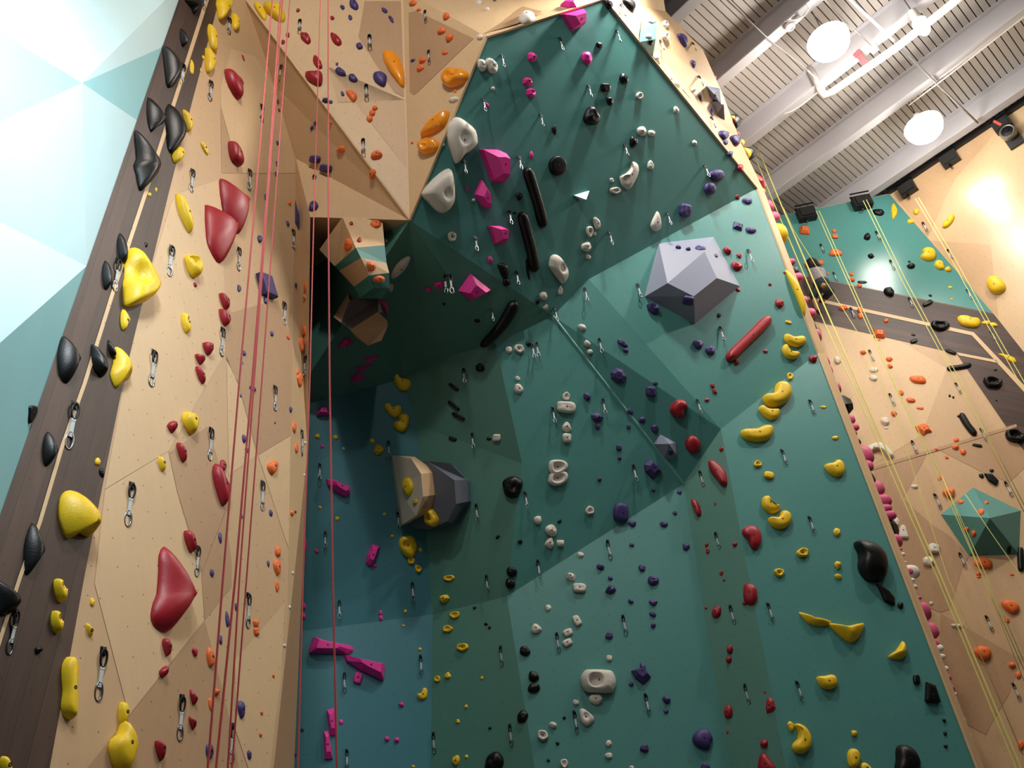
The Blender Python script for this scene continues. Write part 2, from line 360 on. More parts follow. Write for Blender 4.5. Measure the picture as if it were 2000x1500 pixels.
# ---------------------------------------------------------------- roof: deck with slots, steel beams
def cs(s, t, z): return nd*s+bd*t+Vector((0, 0, z))
b = MB()
b.add([cs(-14, -24, ZD+.10), cs(-14, 24, ZD+.10), cs(17.2, 24, ZD+.10), cs(17.2, -24, ZD+.10)], [(0, 1, 2, 3)], 1)
pitch = .1294; Mx = Matrix((bd, nd, Vector((0, 0, 1)))).transposed()
k = -24.0
while k < 24:
    b.box(cs(1.6, k, ZD+.045), (pitch-.018, 31.2, .09), Mx, 0); k += pitch
tag(b.build('ceiling', [DECK, DECKG]), kind='structure')
for i, s_ in enumerate([-9.5, -7.7, -5.9, -4.1, -2.3, -.5, 1.3, 3.1, 5.4, 7.10, 8.78, 10.48, 12.14, 13.85, 15.70]):
    b = MB(); H_ = .53
    b.box(cs(s_, 0, ZD-H_/2), (44, .03, H_), Mx); b.box(cs(s_, 0, ZD-H_), (44, .20, .03), Mx); b.box(cs(s_, 0, ZD-.015), (44, .20, .03), Mx)
    tag(b.build('ceiling_beam', BEAM), kind='structure')

# ---------------------------------------------------------------- ray casting onto the walls
tv = []; tf = []; tz = []
def rebuild():
    global BV
    BV = BVHTree.FromPolygons(tv, tf)
for pts, z in TRI:
    k = len(tv); tv += pts; tf.append((k, k+1, k+2)); tz.append(z)
rebuild()
def hit(px, py):
    r = ray(px, py).normalized(); loc, n, i, d = BV.ray_cast(CAM, r)
    if loc is None: return None
    if n.dot(r) > 0: n = -n
    return loc, n, tz[i]

# ---------------------------------------------------------------- faceted volumes bolted to the walls
def S4(x0, y0, pts): return [(x0+x/4, y0+y/4) for x, y in pts]
VOLS = []
def volume(label, verts, faces, depth, x0, y0, name='climbing_volume', group=None, zone='vol', dirn=None):
    """verts: (x, y, lift) in quarter pixels from x0,y0, lift = metres off the wall toward the room; faces: (indices, material); back ring is carried into the wall"""
    c = [sum(v[i] for v in verts)/len(verts) for i in (0, 1)]
    h = hit(x0+c[0]/4, y0+c[1]/4); p0, n, _ = h
    if dirn is not None: n = dirn[1]; p0 = dirn[0]
    bkd = -n if dirn is None else (p0-CAM).normalized()
    pts = []
    for x, y, l in verts: pts.append(on_plane(x0+x/4, y0+y/4, p0+n*l, n))
    edges = {}
    for f, m in faces:
        for i in range(len(f)):
            e = (f[i], f[(i+1) % len(f)]); edges[e] = 1
    rim = [e for e in edges if (e[1], e[0]) not in edges]
    F = [(list(f), m) for f, m in faces]; k = len(pts); bk = {}
    for a, b_ in rim:
        for q in (a, b_):
            if q not in bk:
                bk[q] = len(pts); pts.append(pts[q]+bkd*(verts[q][2]+depth))
        F.append(([b_, a, bk[a], bk[b_]], None))
    for f, m in F[:len(faces)]:
        ii = f
        for j in range(1, len(ii)-1):
            kk = len(tv); tv.extend([pts[ii[0]], pts[ii[j]], pts[ii[j+1]]]); tf.append((kk, kk+1, kk+2)); tz.append(zone)
    ms = []; mi = []
    for f, m in F:
        m = m or faces[0][1]
        if m not in ms: ms.append(m)
        mi.append(ms.index(m))
    uvs = [[((pts[i]-p0).dot(rt_), (pts[i]-p0).z) for i in f] for f, m in F for rt_ in [n.orthogonal().normalized()]]
    o = link(name, [p-p0 for p in pts], [tuple(f) for f, m in F], ms, mi=mi, loc=p0, uvs=uvs)
    me = o.data; import bmesh
    bm = bmesh.new(); bm.from_mesh(me); bmesh.ops.recalc_face_normals(bm, faces=bm.faces); bm.to_mesh(me); bm.free()
    tag(o, label, 'climbing volume', group); VOLS.append(o); return o
tealV = wallmat('teal_stripe_paint', (62, 128, 124), .5, .02, .03)
pinkV = PLYP
# striped plywood / teal volume hanging under the fin; shade put into darker plywood on left faces
RN = Vector((0, -1, -.25)).normalized()
def hang(px, py, y): return (at_y(px, py, y), RN)
volume('big plywood and teal striped volume hanging in the dark cave under the fin',
 [(875, 195, .35), (1185, 200, .15), (1205, 415, .42), (980, 435, .75), (695, 450, 0), (815, 580, .05), (850, 615, .08), (1020, 515, .78), (1220, 555, .42), (1240, 632, .38), (1085, 650, .62), (965, 740, .08), (990, 790, .05), (1120, 745, .42), (1245, 755, .22), (1180, 832, 0), (1010, 832, 0)],
 [((0, 1, 2, 3), PLYL), ((0, 3, 5, 4), PLY), ((3, 2, 8, 7), tealV), ((5, 3, 7, 6), tealV), ((7, 8, 9, 10), PLYL), ((6, 7, 10, 11), PLY), ((10, 9, 14, 13), tealV), ((11, 10, 13, 12), tealV), ((12, 13, 14, 15, 16), tealV)],
 .9, 450, 375, dirn=hang(710, 500, 8.15))
volume('dark slate and plywood hexagonal volume below the striped volume in the cave',
 [(920, 790, 0), (930, 842, .2), (1160, 845, .2), (1190, 940, .18), (1155, 935, .42), (935, 1075, .42), (865, 1022, .2), (805, 975, 0), (1225, 1008, .25), (1228, 1050, .2), (1180, 1160, .2), (1075, 1200, .2), (985, 1140, .25)],
 [((0, 1, 6, 7), PLY), ((1, 2, 3, 4, 5, 6), mat('charcoal_volume_paint', (78, 72, 74), .6)), ((4, 8, 9, 10, 11, 12, 5), PLYD)], .8, 450, 375, dirn=hang(705, 625, 8.75))
volume('large pale grey pentagonal volume with dark lower faces on the upper right teal panel',
 [(345, 400, 0), (775, 350, 0), (980, 735, 0), (630, 1030, 0), (235, 818, 0), (415, 712, .34), (620, 815, .38), (800, 672, .38), (705, 465, .34)],
 [((0, 1, 8), GREYV), ((0, 8, 7, 6, 5), GREYV), ((0, 5, 4), GREYV), ((1, 2, 7, 8), GREYV), ((4, 5, 6, 3), GREYV), ((6, 7, 2, 3), GREYV)], .01, 1200, 375)
volume('small pale grey pyramid volume beside a red hold at the edge of the triangular panel',
 [(360, 395, 0), (482, 458, 0), (498, 575, 0), (388, 582, 0), (302, 470, 0), (428, 468, .20)],
 [((0, 1, 5), GREYV), ((1, 2, 5), GREYV), ((2, 3, 5), GREYV), ((3, 4, 5), GREYV), ((4, 0, 5), GREYV)], .01, 1200, 750)
volume('slate grey many sided volume behind the plywood volume on the left teal wall',
 [(130, 600, .35), (320, 620, .30), (445, 748, .18), (466, 915, .10), (362, 938, .42), (298, 1070, .35), (150, 1135, .25), (20, 1120, .2), (20, 640, .3), (350, 752, .45)],
 [((0, 1, 2, 9), GREYD), ((9, 2, 3, 4), GREYD), ((8, 0, 9, 4, 5, 6, 7), GREYD)], .01, 800, 750)
volume('cream fronted plywood volume overlapping the slate volume on the left teal wall',
 [(1465, 558, .10), (1612, 582, .5), (1690, 702, .62), (1705, 880, .62), (1650, 1030, .5), (1545, 1095, .15), (1640, 568, .42), (1810, 690, .40), (1835, 860, .40), (1780, 990, .35), (1500, 800, .15)],
 [((0, 1, 2, 3, 4, 5, 10), CREAMV), ((0, 6, 7, 2, 1), PLYL), ((2, 7, 8, 3), PLY), ((3, 8, 9, 4), PLY)], .01, 400, 750)
volume('tiny pale teal triangular volume with a dark bolt in the middle of the upper overhang',
 [(1285, 25, .02), (1405, -10, .05), (1380, 60, .14)], [((0, 1, 2), CYAN)], .01, 800, 375)
volume('large teal five sided pyramid volume on the far plywood wall',
 [(1600, 808, 0), (1975, 990, 0), (1962, 1332, 0), (1572, 1345, 0), (1350, 1020, 0), (1733, 1047, .55)],
 [((0, 1, 5), TEAL), ((1, 2, 5), TEAL), ((2, 3, 5), TEAL), ((3, 4, 5), TEAL), ((4, 0, 5), TEAL)], .01, 1500, 750)
SD = hit(1340, 100)[:2]
volume('bright teal box volume with white holds on the plywood beside the prow top',
 [(415, 140, .03), (530, 160, .10), (520, 305, .16), (395, 328, .10), (500, 445, .02)], [((0, 1, 2, 3), TEAL), ((3, 2, 4), TEALG)], .05, 1150, 0, dirn=SD)
volume('low teal wedge volume on the plywood edge beside the overhang',
 [(690, 705, .02), (735, 698, .08), (832, 815, .08), (815, 862, .02)], [((0, 1, 2, 3), TEAL)], .05, 1150, 0, dirn=hit(1362, 190)[:2])
volume('upper grey triangular volume with purple hold on the plywood edge',
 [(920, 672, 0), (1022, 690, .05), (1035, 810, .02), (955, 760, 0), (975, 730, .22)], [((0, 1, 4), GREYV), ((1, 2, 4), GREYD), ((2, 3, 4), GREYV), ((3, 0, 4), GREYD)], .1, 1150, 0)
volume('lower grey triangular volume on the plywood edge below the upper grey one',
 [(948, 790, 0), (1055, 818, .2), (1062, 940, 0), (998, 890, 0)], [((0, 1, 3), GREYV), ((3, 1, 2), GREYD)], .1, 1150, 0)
rebuild()

# ---------------------------------------------------------------- holds
rng = random.Random(7)
ITEMS = []         # for labels: object, colour, shape word, px, py, w, h, zone, fixed label
bolt_me = None
def bolt(parent, z, r=.011):
    global bolt_me
    if bolt_me is None:
        b = MB().lathe((0, 0, 0), [(.011, 0), (.013, .003), (.010, .006), (.006, .006), (.005, .001)], n=8); o = b.build('bolt', BOLT); bolt_me = o.data; bolt_me.name = 'bolt'
    else:
        o = bpy.data.objects.new('bolt', bolt_me); COL.objects.link(o)
    o.parent = parent; o.location = z
PROF = dict(
 dome=[(1, 0), (.995, .18), (.95, .42), (.84, .68), (.68, .86), (.48, .96), (.24, 1.0)],
 block=[(1, 0), (1, .45), (.95, .75), (.84, .92), (.62, 1.0), (.3, 1.0)],
 dish=[(1, 0), (1, .35), (.95, .70), (.84, .94), (.70, 1.0), (.58, .95), (.48, .62), (.34, .42), (.15, .38)],
 facet=[(1, 0), (.93, .42), (.50, 1.0)],
 fin=[(1, 0), (.98, .14), (.90, .32), (.76, .52), (.58, .72), (.38, .89), (.18, .98)],
 flat=[(1, 0), (1, .7), (.94, .95), (.85, 1.0), (.5, 1.0)])
def smooth_closed(p, n):
    k = len(p); out = []
    for i in range(k):
        a, b, c, d = p[i-1], p[i], p[(i+1) % k], p[(i+2) % k]
        for j in range(n):
            t = j/n
            out.append(tuple(.5*(2*b[q]+(c[q]-a[q])*t+(2*a[q]-5*b[q]+4*c[q]-d[q])*t*t+(3*b[q]-a[q]-3*c[q]+d[q])*t**3) for q in (0, 1)))
    return out
def make_hold(pts, colour, kind, word, hf=.42, Hmul=1.0, smooth=True, medial=False, apex=None, pit=None, name='climbing_hold', label=None, where=None, noise=.04, matl=None, cat='climbing hold', group=None, ctr=None, droop=0.0, tip=None):
    xs = [p[0] for p in pts]; ys = [p[1] for p in pts]; cx, cy = (min(xs)+max(xs))/2, (min(ys)+max(ys))/2
    w_, h_ = max(xs)-min(xs), max(ys)-min(ys)
    if where is None:
        hh = hit(cx, cy)
        if hh is None: print('MISS', colour, cx, cy); return None
        loc, n, zone = hh
    else: loc, n, zone = where
    (c2, dep) = proj(loc)
    ar = 0
    for i in range(len(pts)): ar += pts[i-1][0]*pts[i][1]-pts[i][0]*pts[i-1][1]
    if ar < 0: pts = pts[::-1]
    L_ = max(w_, h_); sm = abs(ar)/2/max(L_, 1)      # mean narrow size
    if zone in ('ply', 'band'): hf *= 1.25
    H = min(hf*sm*1.1, .6*sm+6)*dep/FPX*Hmul
    e = proj(loc+n*H)[0]-c2; s_ = e.length
    eu = e/s_ if s_ > 1e-6 else Vector((1, 0))
    pr = [(p[0]-cx)*eu.x+(p[1]-cy)*eu.y for p in pts]; we = max(pr)-min(pr)
    use = .8*s_
    if use > .55*we: H *= .55*we/use; s_ *= .55*we/use; use = .55*we
    q = []
    for (p, a) in zip(pts, pr):
        a2 = a*(we-use)/we-use/2; q.append((p[0]+eu.x*(a2-a), p[1]+eu.y*(a2-a)))
    x = n.cross(Vector((0, 0, 1))); x = x.normalized() if x.length > .01 else Vector((1, 0, 0)); y = n.cross(x)
    M = Matrix((x, y, n)).transposed()
    loc = loc-n*.004
    lq = [M.transposed() @ (on_plane(a, b, loc, n)-loc) for a, b in q]
    lq = [Vector((v.x, v.y)) for v in lq]; N = len(lq); cen = sum(lq, Vector((0, 0)))/N
    if ctr: cc = M.transposed() @ (on_plane(ctr[0], ctr[1], loc, n)-loc); cen = Vector((cc.x, cc.y))
    if medial:
        tg = []
        for i in range(N):
            t = (lq[(i+1) % N]-lq[i-1]); nn_ = Vector((-t.y, t.x)).normalized()
            best = 1e9
            for sgn in (1, -1):
                d_ = nn_*sgn; p = lq[i]+d_*1e-4; b_ = 1e9; cnt = 0
                for j in range(N):
                    a, c = lq[j], lq[(j+1) % N]; r = c-a; den = d_.x*r.y-d_.y*r.x
                    if abs(den) < 1e-12: continue
                    u = ((a-p).x*r.y-(a-p).y*r.x)/den; v = ((a-p).x*d_.y-(a-p).y*d_.x)/den
                    if u > 1e-5 and 0 <= v < 1: cnt += 1; b_ = min(b_, u)
                if cnt % 2 == 1: best = b_; dd = d_
            tg.append(lq[i]+dd*min(best/2, sm*.55*dep/FPX*1.2) if best < 1e8 else cen)
        for _ in range(6): tg = [(tg[i-1]+tg[i]*2+tg[(i+1) % N])/4 for i in range(N)]
    else:
        tg = [cen]*N
    seed = (cx*12.9+cy*78.2) % 6.28
    prof = PROF[kind]
    ax = Vector((0, 0))
    if tip: apex = (tip[0]-e.x*(use/max(.8*s_, 1e-6)), tip[1]-e.y*(use/max(.8*s_, 1e-6)))
    if apex: aa = M.transposed() @ (on_plane(apex[0], apex[1], loc, n)-loc)-Vector((0, 0, 0)); ax = Vector((aa.x, aa.y))-cen
    pit_l = None
    if pit:
        pc = M.transposed() @ (on_plane(pit[0]-e.x*.5, pit[1]-e.y*.5, loc, n)-loc); pit_l = (Vector((pc.x, pc.y)), pit[2]*dep/FPX, pit[3] if len(pit) > 3 else .5)
        prof = [(1, 0), (.99, .22), (.96, .42), (.90, .60), (.82, .75), (.73, .86), (.64, .93), (.54, .97), (.44, .99), (.34, 1), (.24, 1), (.14, 1), (.06, 1)]
    vv = []; ff = []
    for (r, z) in prof:
        for i in range(N):
            p = tg[i]+(lq[i]-tg[i])*r+ax*(1-r)**1.15
            f = 1+noise*(math.sin(3*i*6.28/N+seed)*.6+math.sin(5*i*6.28/N+seed*2+r*3))*(.3+z)
            p = cen+(p-cen)*f if r > .3 else p
            zz = z*H*(1+noise*1.5*math.sin(2*i*6.28/N+seed*3+r*4)) if z > 0 else 0
            if pit_l:
                d_ = (p-pit_l[0]).length/pit_l[1]
                if d_ < 1.15: t = max(0, min(1, (1.15-d_)/.45)); zz -= H*pit_l[2]*t*t*(3-2*t)
            vv.append(Vector((p.x, p.y, zz)))
    for k in range(len(prof)-1):
        for i in range(N):
            a = k*N+i; b = k*N+(i+1) % N; ff.append((a, b, b+N, a+N))
    top = (len(prof)-1)*N
    if medial: ff.append(tuple(range(top, top+N)))
    else:
        c0 = sum(vv[top:top+N], Vector())/N
        if kind == 'dish': pass
        vv.append(c0); k = len(vv)-1
        for i in range(N): ff.append((top+i, top+(i+1) % N, k))
    ff.append(tuple(range(N))[::-1])
    o = link(name, vv, ff, matl or HM[colour], smooth=smooth)
    sa = Vector((0, 0, 0))
    f0 = ff[0]; nn0 = (vv[f0[1]]-vv[f0[0]]).cross(vv[f0[2]]-vv[f0[0]])
    ce = vv[f0[0]]-Vector((cen.x, cen.y, 0))
    o.matrix_world = Matrix.Translation(loc) @ M.to_4x4()
    import bmesh
    bm = bmesh.new(); bm.from_mesh(o.data); bmesh.ops.recalc_face_normals(bm, faces=bm.faces); bm.to_mesh(o.data); bm.free()
    if min(w_, h_) >= 12 and kind != 'fin':
        tz_ = vv[-1].z if not medial else H
        if medial:
            d0 = min(tg, key=lambda t: (t-cen).length); bolt(o, (d0.x, d0.y, H-.003))
        else: bolt(o, (vv[-1].x, vv[-1].y, vv[-1].z-.003))
    ITEMS.append([o, colour, word, cx, cy, w_, h_, zone, label, cat, group, name]); return o

def simple(colour, x, y, w_, h_, rot, ty, **kw):
    r = rng.random()
    N = 24; e = 2.1; kind = 'dome'; word = 'rounded'; sm = True; noise = .05; hf = .45
    if ty == 'd': kind = 'dish'; word = 'dished'; N = 28
    if ty == 's': kind = 'block'; word = 'blocky'; e = 4.2; noise = .03
    if ty == 'a': kind = 'facet'; word = 'angular'; N = 7; sm = False; noise = .1; hf = .6
    if ty == 'q': kind = 'facet'; word = 'square'; N = 4; sm = False; noise = .0
    if ty == 't': word = 'teardrop'
    if ty == 'L': word = 'bar shaped'; e = 3.4; kind = 'block'
    if ty == 'n': kind = 'flat'; word = 'disc'; noise = .01; hf = .3
    if min(w_, h_) < 12 and ty in 'o': N = 12; noise = .09
    pts = []
    cr_, sr_ = math.cos(math.radians(rot)), math.sin(math.radians(rot)); ph = rng.random()*6.28
    for i in range(N):
        a = 2*math.pi*(i+(.5 if ty == 'q' else 0))/N; ca, sa = math.cos(a), math.sin(a)
        rr = (abs(ca)**e+abs(sa)**e)**(-1/e)
        if ty in 'oda' : rr *= 1+.07*math.sin(2*a+ph)+.05*math.sin(3*a+ph*2)
        if ty == 'a': rr *= 1+.12*(rng.random()-.5)
        if ty == 't': rr *= 1
        u, v = ca*rr*w_/2, sa*rr*h_/2
        if ty == 't': u *= 1-.45*(-v/(h_/2))
        if ty == 'q': u *= 1.3; v *= 1.3
        pts.append((x+u*cr_-v*sr_, y+u*sr_+v*cr_))
    ap = (x+(rng.random()-.5)*w_*.25, y+(rng.random()-.5)*h_*.25) if ty == 'a' else None
    return make_hold(pts, colour, kind, word, hf, smooth=sm, noise=noise, apex=ap, **kw)
def rows(colour, txt, **kw):
    for tok in txt.replace('\n', ';').split(';'):
        t = tok.split()
        if not t: continue
        x, y, w_ = float(t[0]), float(t[1]), float(t[2]); h_ = float(t[3]) if len(t) > 3 else w_
        ty = t[4] if len(t) > 4 else 'o'; rot = float(t[5]) if len(t) > 5 else 0
        simple(colour, x, y, w_, h_, rot, ty, **kw)
def traced(colour, x0, y0, txt, kind='dome', word='', sm=3, **kw):
    v = [float(a) for a in txt.replace(',', ' ').split()]; pts = [(x0+v[i]/4, y0+v[i+1]/4) for i in range(0, len(v), 2)]
    if sm: pts = smooth_closed(pts, sm)
    return make_hold(pts, colour, kind, word, smooth=bool(sm), noise=kw.pop('noise', .0), **kw)

# ================================================================ holds on the teal front wall
def bar(colour, spine, r, word, **kw):
    L_ = []; R_ = []; n = len(spine)
    for i, (x, y) in enumerate(spine):
        a = spine[max(i-1, 0)]; b = spine[min(i+1, n-1)]; dx, dy = b[0]-a[0], b[1]-a[1]; l = math.hypot(dx, dy); dx /= l; dy /= l
        rr = r[i] if isinstance(r, list) else r
        if i == 0: L_ += [(x-dx*rr*.95-dy*rr*.35, y-dy*rr*.95+dx*rr*.35)]; R_ += [(x-dx*rr*.95+dy*rr*.35, y-dy*rr*.95-dx*rr*.35)]
        L_.append((x-dy*rr, y+dx*rr)); R_.append((x+dy*rr, y-dx*rr))
        if i == n-1: L_ += [(x+dx*rr*.95-dy*rr*.35, y+dy*rr*.95+dx*rr*.35)]; R_ += [(x+dx*rr*.95+dy*rr*.35, y+dy*rr*.95-dx*rr*.35)]
    return make_hold(smooth_closed(L_+R_[::-1], 3), colour, 'dome', word, medial=True, hf=.5, noise=0, **kw)
W = lambda t, **k: traced('white', 800, 0, t, **k)
W('350,920 400,915 470,955 535,1010 552,1090 540,1130 480,1180 430,1210 395,1255 360,1280 335,1240 300,1140 288,1060 300,980', word='bulky', sm=2, pit=(905, 270, 13, .12), label='large white bulky hold with rough top at the left edge of the teal overhang')
traced('white', 0, 0, '3300,1488 3400,1388 3500,1320 3545,1320 3565,1400 3572,1500 3568,1570 3530,1632 3470,1664 3408,1640 3348,1580 3292,1530', word='bulky', sm=2, pit=(872, 380, 11, .12), label='large white bulky hold below the other one at the left edge of the overhang')
W('1750,1258 1790,1275 1802,1310 1795,1360 1750,1440 1710,1480 1660,1455 1638,1400 1650,1375 1700,1350 1740,1300', word='swept', pit=(1222, 349, 7, .4), label='white swept hold with a dished end in the middle right of the overhang')
traced('white', 800, 375, '1085,560 1100,505 1140,487 1185,510 1230,570 1253,620 1250,670 1215,713 1190,705 1130,640 1090,590', word='oval', pit=(1099, 523, 9, .6), label='large white oval hold with a round pocket near the lower tip of the overhang')
traced('white', 800, 375, '1945,150 1970,200 1975,270 1940,305 1900,300 1878,270 1890,230 1920,180', word='pointed', label='white pointed upright hold beside a quickdraw low on the overhang')
rows('white', '''942 127 20 26 o;961 128 24 33 o -20;963 173 8 9;866 283 7 7;1249 187 15 15 d;1321 215 12 15;1254 256 22 18 o -20;1273 260 15 13;1357 279 11 11;1271 322 14 19 t
1195 352 10 9;1202 372 22 14 d;1166 436 15 25 o -15;1152 452 16 20 d;1162 457 7 7;1146 482 21 20 o;1149 502 12 10;883 462 17 20 d;925 391 8 7;1095 568 11 17;1062 578 17 20 a;1066 600 11 12
1013 759 17 21 o 20;1011 739 10 10;994 683 15 14;1014 681 21 17 d;1137 639 18 15 a;1147 671 15 14 a;1152 687 13 11 a;1106 774 15 17 d;1107 833 18 21 t;1107 855 18 18 s;970 855 17 14 s;1152 997 18 17 d
1051 1016 17 20 a;1077 1036 25 22 o;1074 1060 17 23 t 20;1095 1061 16 14 q;1134 1083 13 12;1115 1126 21 20 a;1132 1148 25 19 s;1071 1187 11 15 o 10;1047 1227 19 22 t -15;1127 1212 14 22 s -25;1109 1235 19 14 s -25;1108 1255 19 14 s -30;1190 1285 11 11 s
1164 1365 26 24 o;1125 1372 12 13;1080 1416 17 14 a;1060 1436 20 24 d;1189 1452 12 14;1189 1476 14 14;1102 1491 16 18 d;1234 1499 10 8;596 865 6 7;595 928 5 6;572 1119 6 7;566 1186 6 7;556 1261 7 8;671 876 6 6''')
rows('white', '1106 795 38 22 s 2', label='white rectangular two pocket hold below a small round white hold')
traced('white', 0, 0, '4284,3640 4300,3600 4360,3590 4410,3598 4440,3625 4430,3665 4380,3700 4330,3715 4290,3690', kind='dish', word='double dished', label='upper of two stacked white double dished holds in the middle of the wall')
traced('white', 0, 0, '4284,3730 4300,3700 4360,3690 4410,3678 4442,3705 4430,3755 4380,3790 4320,3795 4280,3770', kind='dish', word='double dished', label='lower of two stacked white double dished holds in the middle of the wall')
make_hold(smooth_closed([(1134, 1325), (1141, 1309), (1152, 1305), (1188, 1305), (1200, 1311), (1204, 1330), (1200, 1345), (1192, 1353), (1150, 1353), (1138, 1344)], 3), 'white', 'block', 'pocketed', hf=.5, noise=0, pit=(1163, 1330, 13, .5), label='big white barrel shaped hold with a round pocket low on the teal wall')
traced('white', 800, 1125, '1330,1040 1358,1030 1400,1058 1443,1105 1430,1145 1385,1178 1345,1150 1328,1090', word='teardrop', pit=(1145, 1399, 6, .3), label='white teardrop hold with a screw pocket low on the teal wall')

# the far side of the striped volume and the cave
traced('white', 450, 375, '1400,500 1405,540 1370,610 1310,670 1270,685 1258,650 1280,590 1330,530', word='fin shaped', label='long dim white fin hold to the right of the striped volume in the cave')
rows('white', '754 470 6 8;764 562 9 19')

PK = lambda x0, y0, t, ap=None, **k: traced('pink', x0, y0, t, kind='facet', word='angular', sm=0, apex=ap, hf=.8, **k)
PK(800, 0, '1180,115 1390,50 1375,195 1265,238', (1128, 44), label='large pink angular wedge at the top edge of the teal overhang')
PK(800, 0, '545,1165 700,1158 790,1185 770,1420 650,1412', (979, 330), label='largest pink angular wedge beside the big white hold on the overhang')
PK(0, 0, '3704,1520 3772,1400 3844,1500 3852,1628 3768,1608 3732,1560', (946, 392), label='pink angular shield hold directly below the largest pink wedge')
PK(800, 375, '612,265 715,262 770,278 760,405 665,405', (982, 457), label='pink angular wedge to the left of the long black tubes')
PK(800, 375, '480,640 657,770 480,848 380,770', (925, 572), label='large dark pink angular hold under the overhang edge in the cave')
PK(450, 375, '835,1220 900,1130 970,1185', (676, 672), label='dark pink triangular hold below the hexagonal volume in the cave')
PK(450, 375, '1160,840 1215,855 1240,920 1225,980 1190,900', None, label='dark pink hold on the right side of the hexagonal volume')
PK(450, 375, '1035,1295 1168,1280 1080,1345', None, label='uppermost of three stacked dark pink triangles in the cave')
PK(450, 375, '972,1365 1115,1355 1005,1410', None, label='middle of three stacked dark pink triangles in the cave')
PK(450, 375, '935,1470 985,1410 1060,1460 965,1495', None, label='lowest of three stacked dark pink triangles in the cave')
PK(400, 750, '870,250 895,180 960,165 980,250', None, label='dim pink block behind the rope at the bottom of the cave')
PK(400, 750, '950,740 985,728 1040,770 1140,790 1140,860 1095,890 1000,835 955,790', (675, 955), label='pink flared wedge hold behind the rope on the blue teal panel')
PK(400, 750, '1310,1245 1375,1255 1350,1320 1310,1420 1280,1425 1255,1400 1265,1340', (728, 1085), label='short pink slanted bar on the blue teal panel right of the rope')
PK(400, 1125, '850,468 950,500 1165,540 1165,575 1120,605 810,610 815,570', (630, 1265), label='long pink wedge low on the left, the upper of two crossing wedges')
PK(400, 1125, '1085,610 1150,625 1290,650 1420,672 1400,810 1380,815 1200,730 1100,665', (735, 1305), label='long pink wedge low on the left, the lower of two crossing wedges')
PK(400, 1125, '955,1040 1015,1022 1030,1250 980,1250 960,1130', None, label='upper of two upright pink bars at the bottom by the rope')
PK(400, 1125, '930,1205 970,1200 1000,1435 935,1440', None, label='lower of two upright pink bars at the bottom by the rope')
PK(800, 0, '1175,30 1215,0 1325,0 1305,62 1250,72', None, label='bright pink hold on the plywood just above the prow top')
rows('pink', '''1040 111 20 22 a;1147 113 24 25 o;1031 159 21 18 a;1038 181 22 20 a;951 205 9 10;1038 303 9 14;913 370 6 9;958 508 11 15;836 565 14 11;857 557 20 18
629 872 8 8;588 1064 23 43 o;618 1076 9 9;732 1105 9 8;592 1183 13 13;591 1203 13 13;743 1197 8 10;744 1207 8 12;699 1324 16 24 s 15;666 1410 9 11;784 1376 11 11 a;756 1443 11 11 a;775 1445 11 11 a''')

rows('black', '''1171 88 14 12;1219 154 19 22;1183 171 21 16 s;1192 197 17 16;1157 225 35 37 t;1238 277 19 21;1083 253 11 18;1015 384 14 15 t 180;1005 416 8 5;1031 526 8 44 o -8;990 551 17 17;1050 589 9 11;932 627 12 10;867 594 7 6
1032 671 11 12;937 718 19 17;886 756 24 7 L 36;886 792 29 8 L 38;895 813 29 8 L 28;884 857 17 8 L 20;955 857 10 7;1093 1018 10 7 o -40;972 1049 10 7 o -30;1016 1058 11 8 o -30;1000 1117 21 21;903 987 22 11
997 1140 20 21;927 1187 8 6;949 1219 8 7;956 1226 7 6;1025 1271 20 22;1042 1321 20 23;1043 1343 24 22;1020 1399 23 25;957 1422 7;1102 1402 7;1089 1452 7 8;1071 1485 7''')
rows('black', '1089 324 36 38 n 0', label='round flat black disc in the middle of the teal overhang')
simple('black', 1000, 950, 43, 42, 0, 'o', pit=(1007, 955, 7, .2), label='large round black hold with a chalked rim on the lower teal wall')
simple('black', 964, 1489, 40, 42, 0, 'o', label='big round black hold cut by the bottom of the photo on the teal wall')
bar('black', [(1032, 338), (1042, 367), (1053, 400), (1062, 433)], 11, 'tubular', label='upper of two long black tube holds on the overhang')
bar('black', [(1021, 425), (1030, 455), (1040, 490), (1046, 520)], 11, 'tubular', label='lower of two long black tube holds on the overhang')
bar('black', [(1004, 600), (990, 625), (968, 652), (945, 672)], [12, 12, 10, 7], 'tubular', label='long black tube hold in the dark cave under the overhang tip')
traced('black', 800, 375, '685,560 750,560 783,600 775,670 740,672 700,610', word='curved', label='black curved pinch near the lower edge of the overhang')

# ---- purple
rows('purple', '''1339 411 25 25 s 10;1460 392 20 14 o;1442 441 20 16 q 15;1467 449 21 14;1325 483 13 12 a;1344 487 13 11 a;1368 484 21 11;1399 499 8;1367 536 8;1385 539 8;1334 556 13 13;1344 587 23 21 s 10;1276 601 27 26 a;1405 615 9 9
1364 672 20 21;1388 684 20 20;1216 670 23 13 o 25;1222 684 11 11;1280 748 11 8;1271 765 20 20 s;1147 774 17 16 a;1167 815 27 19 a;1167 833 12;1230 804 12;1254 820 13;1279 837 16;1228 833 10;1209 874 13;1210 894 9;1310 885 11;1171 936 9;1276 957 9
1235 1022 15;1297 1023 15;1234 1064 10 9 q 10;1173 1107 16 15 a;1254 1109 15 15;1327 961 10 9 q 20;1318 1002 9;1340 1067 15;1276 1133 24 20;1193 1151 21 20 a;1232 1174 11;1276 1177 16 14 t 180;1275 1199 14 12;1276 1221 11 13 a;1190 1241 15 17;1192 1129 10
1233 1336 10;1302 1366 17 18 a;1301 1389 10;1259 1461 17 18;1377 1497 19 15;574 1249 24 20 s;558 1335 13 22;553 1354 8 9;555 1424 18 26 o -20;591 1425 7 8;560 1491 8 8 q''')
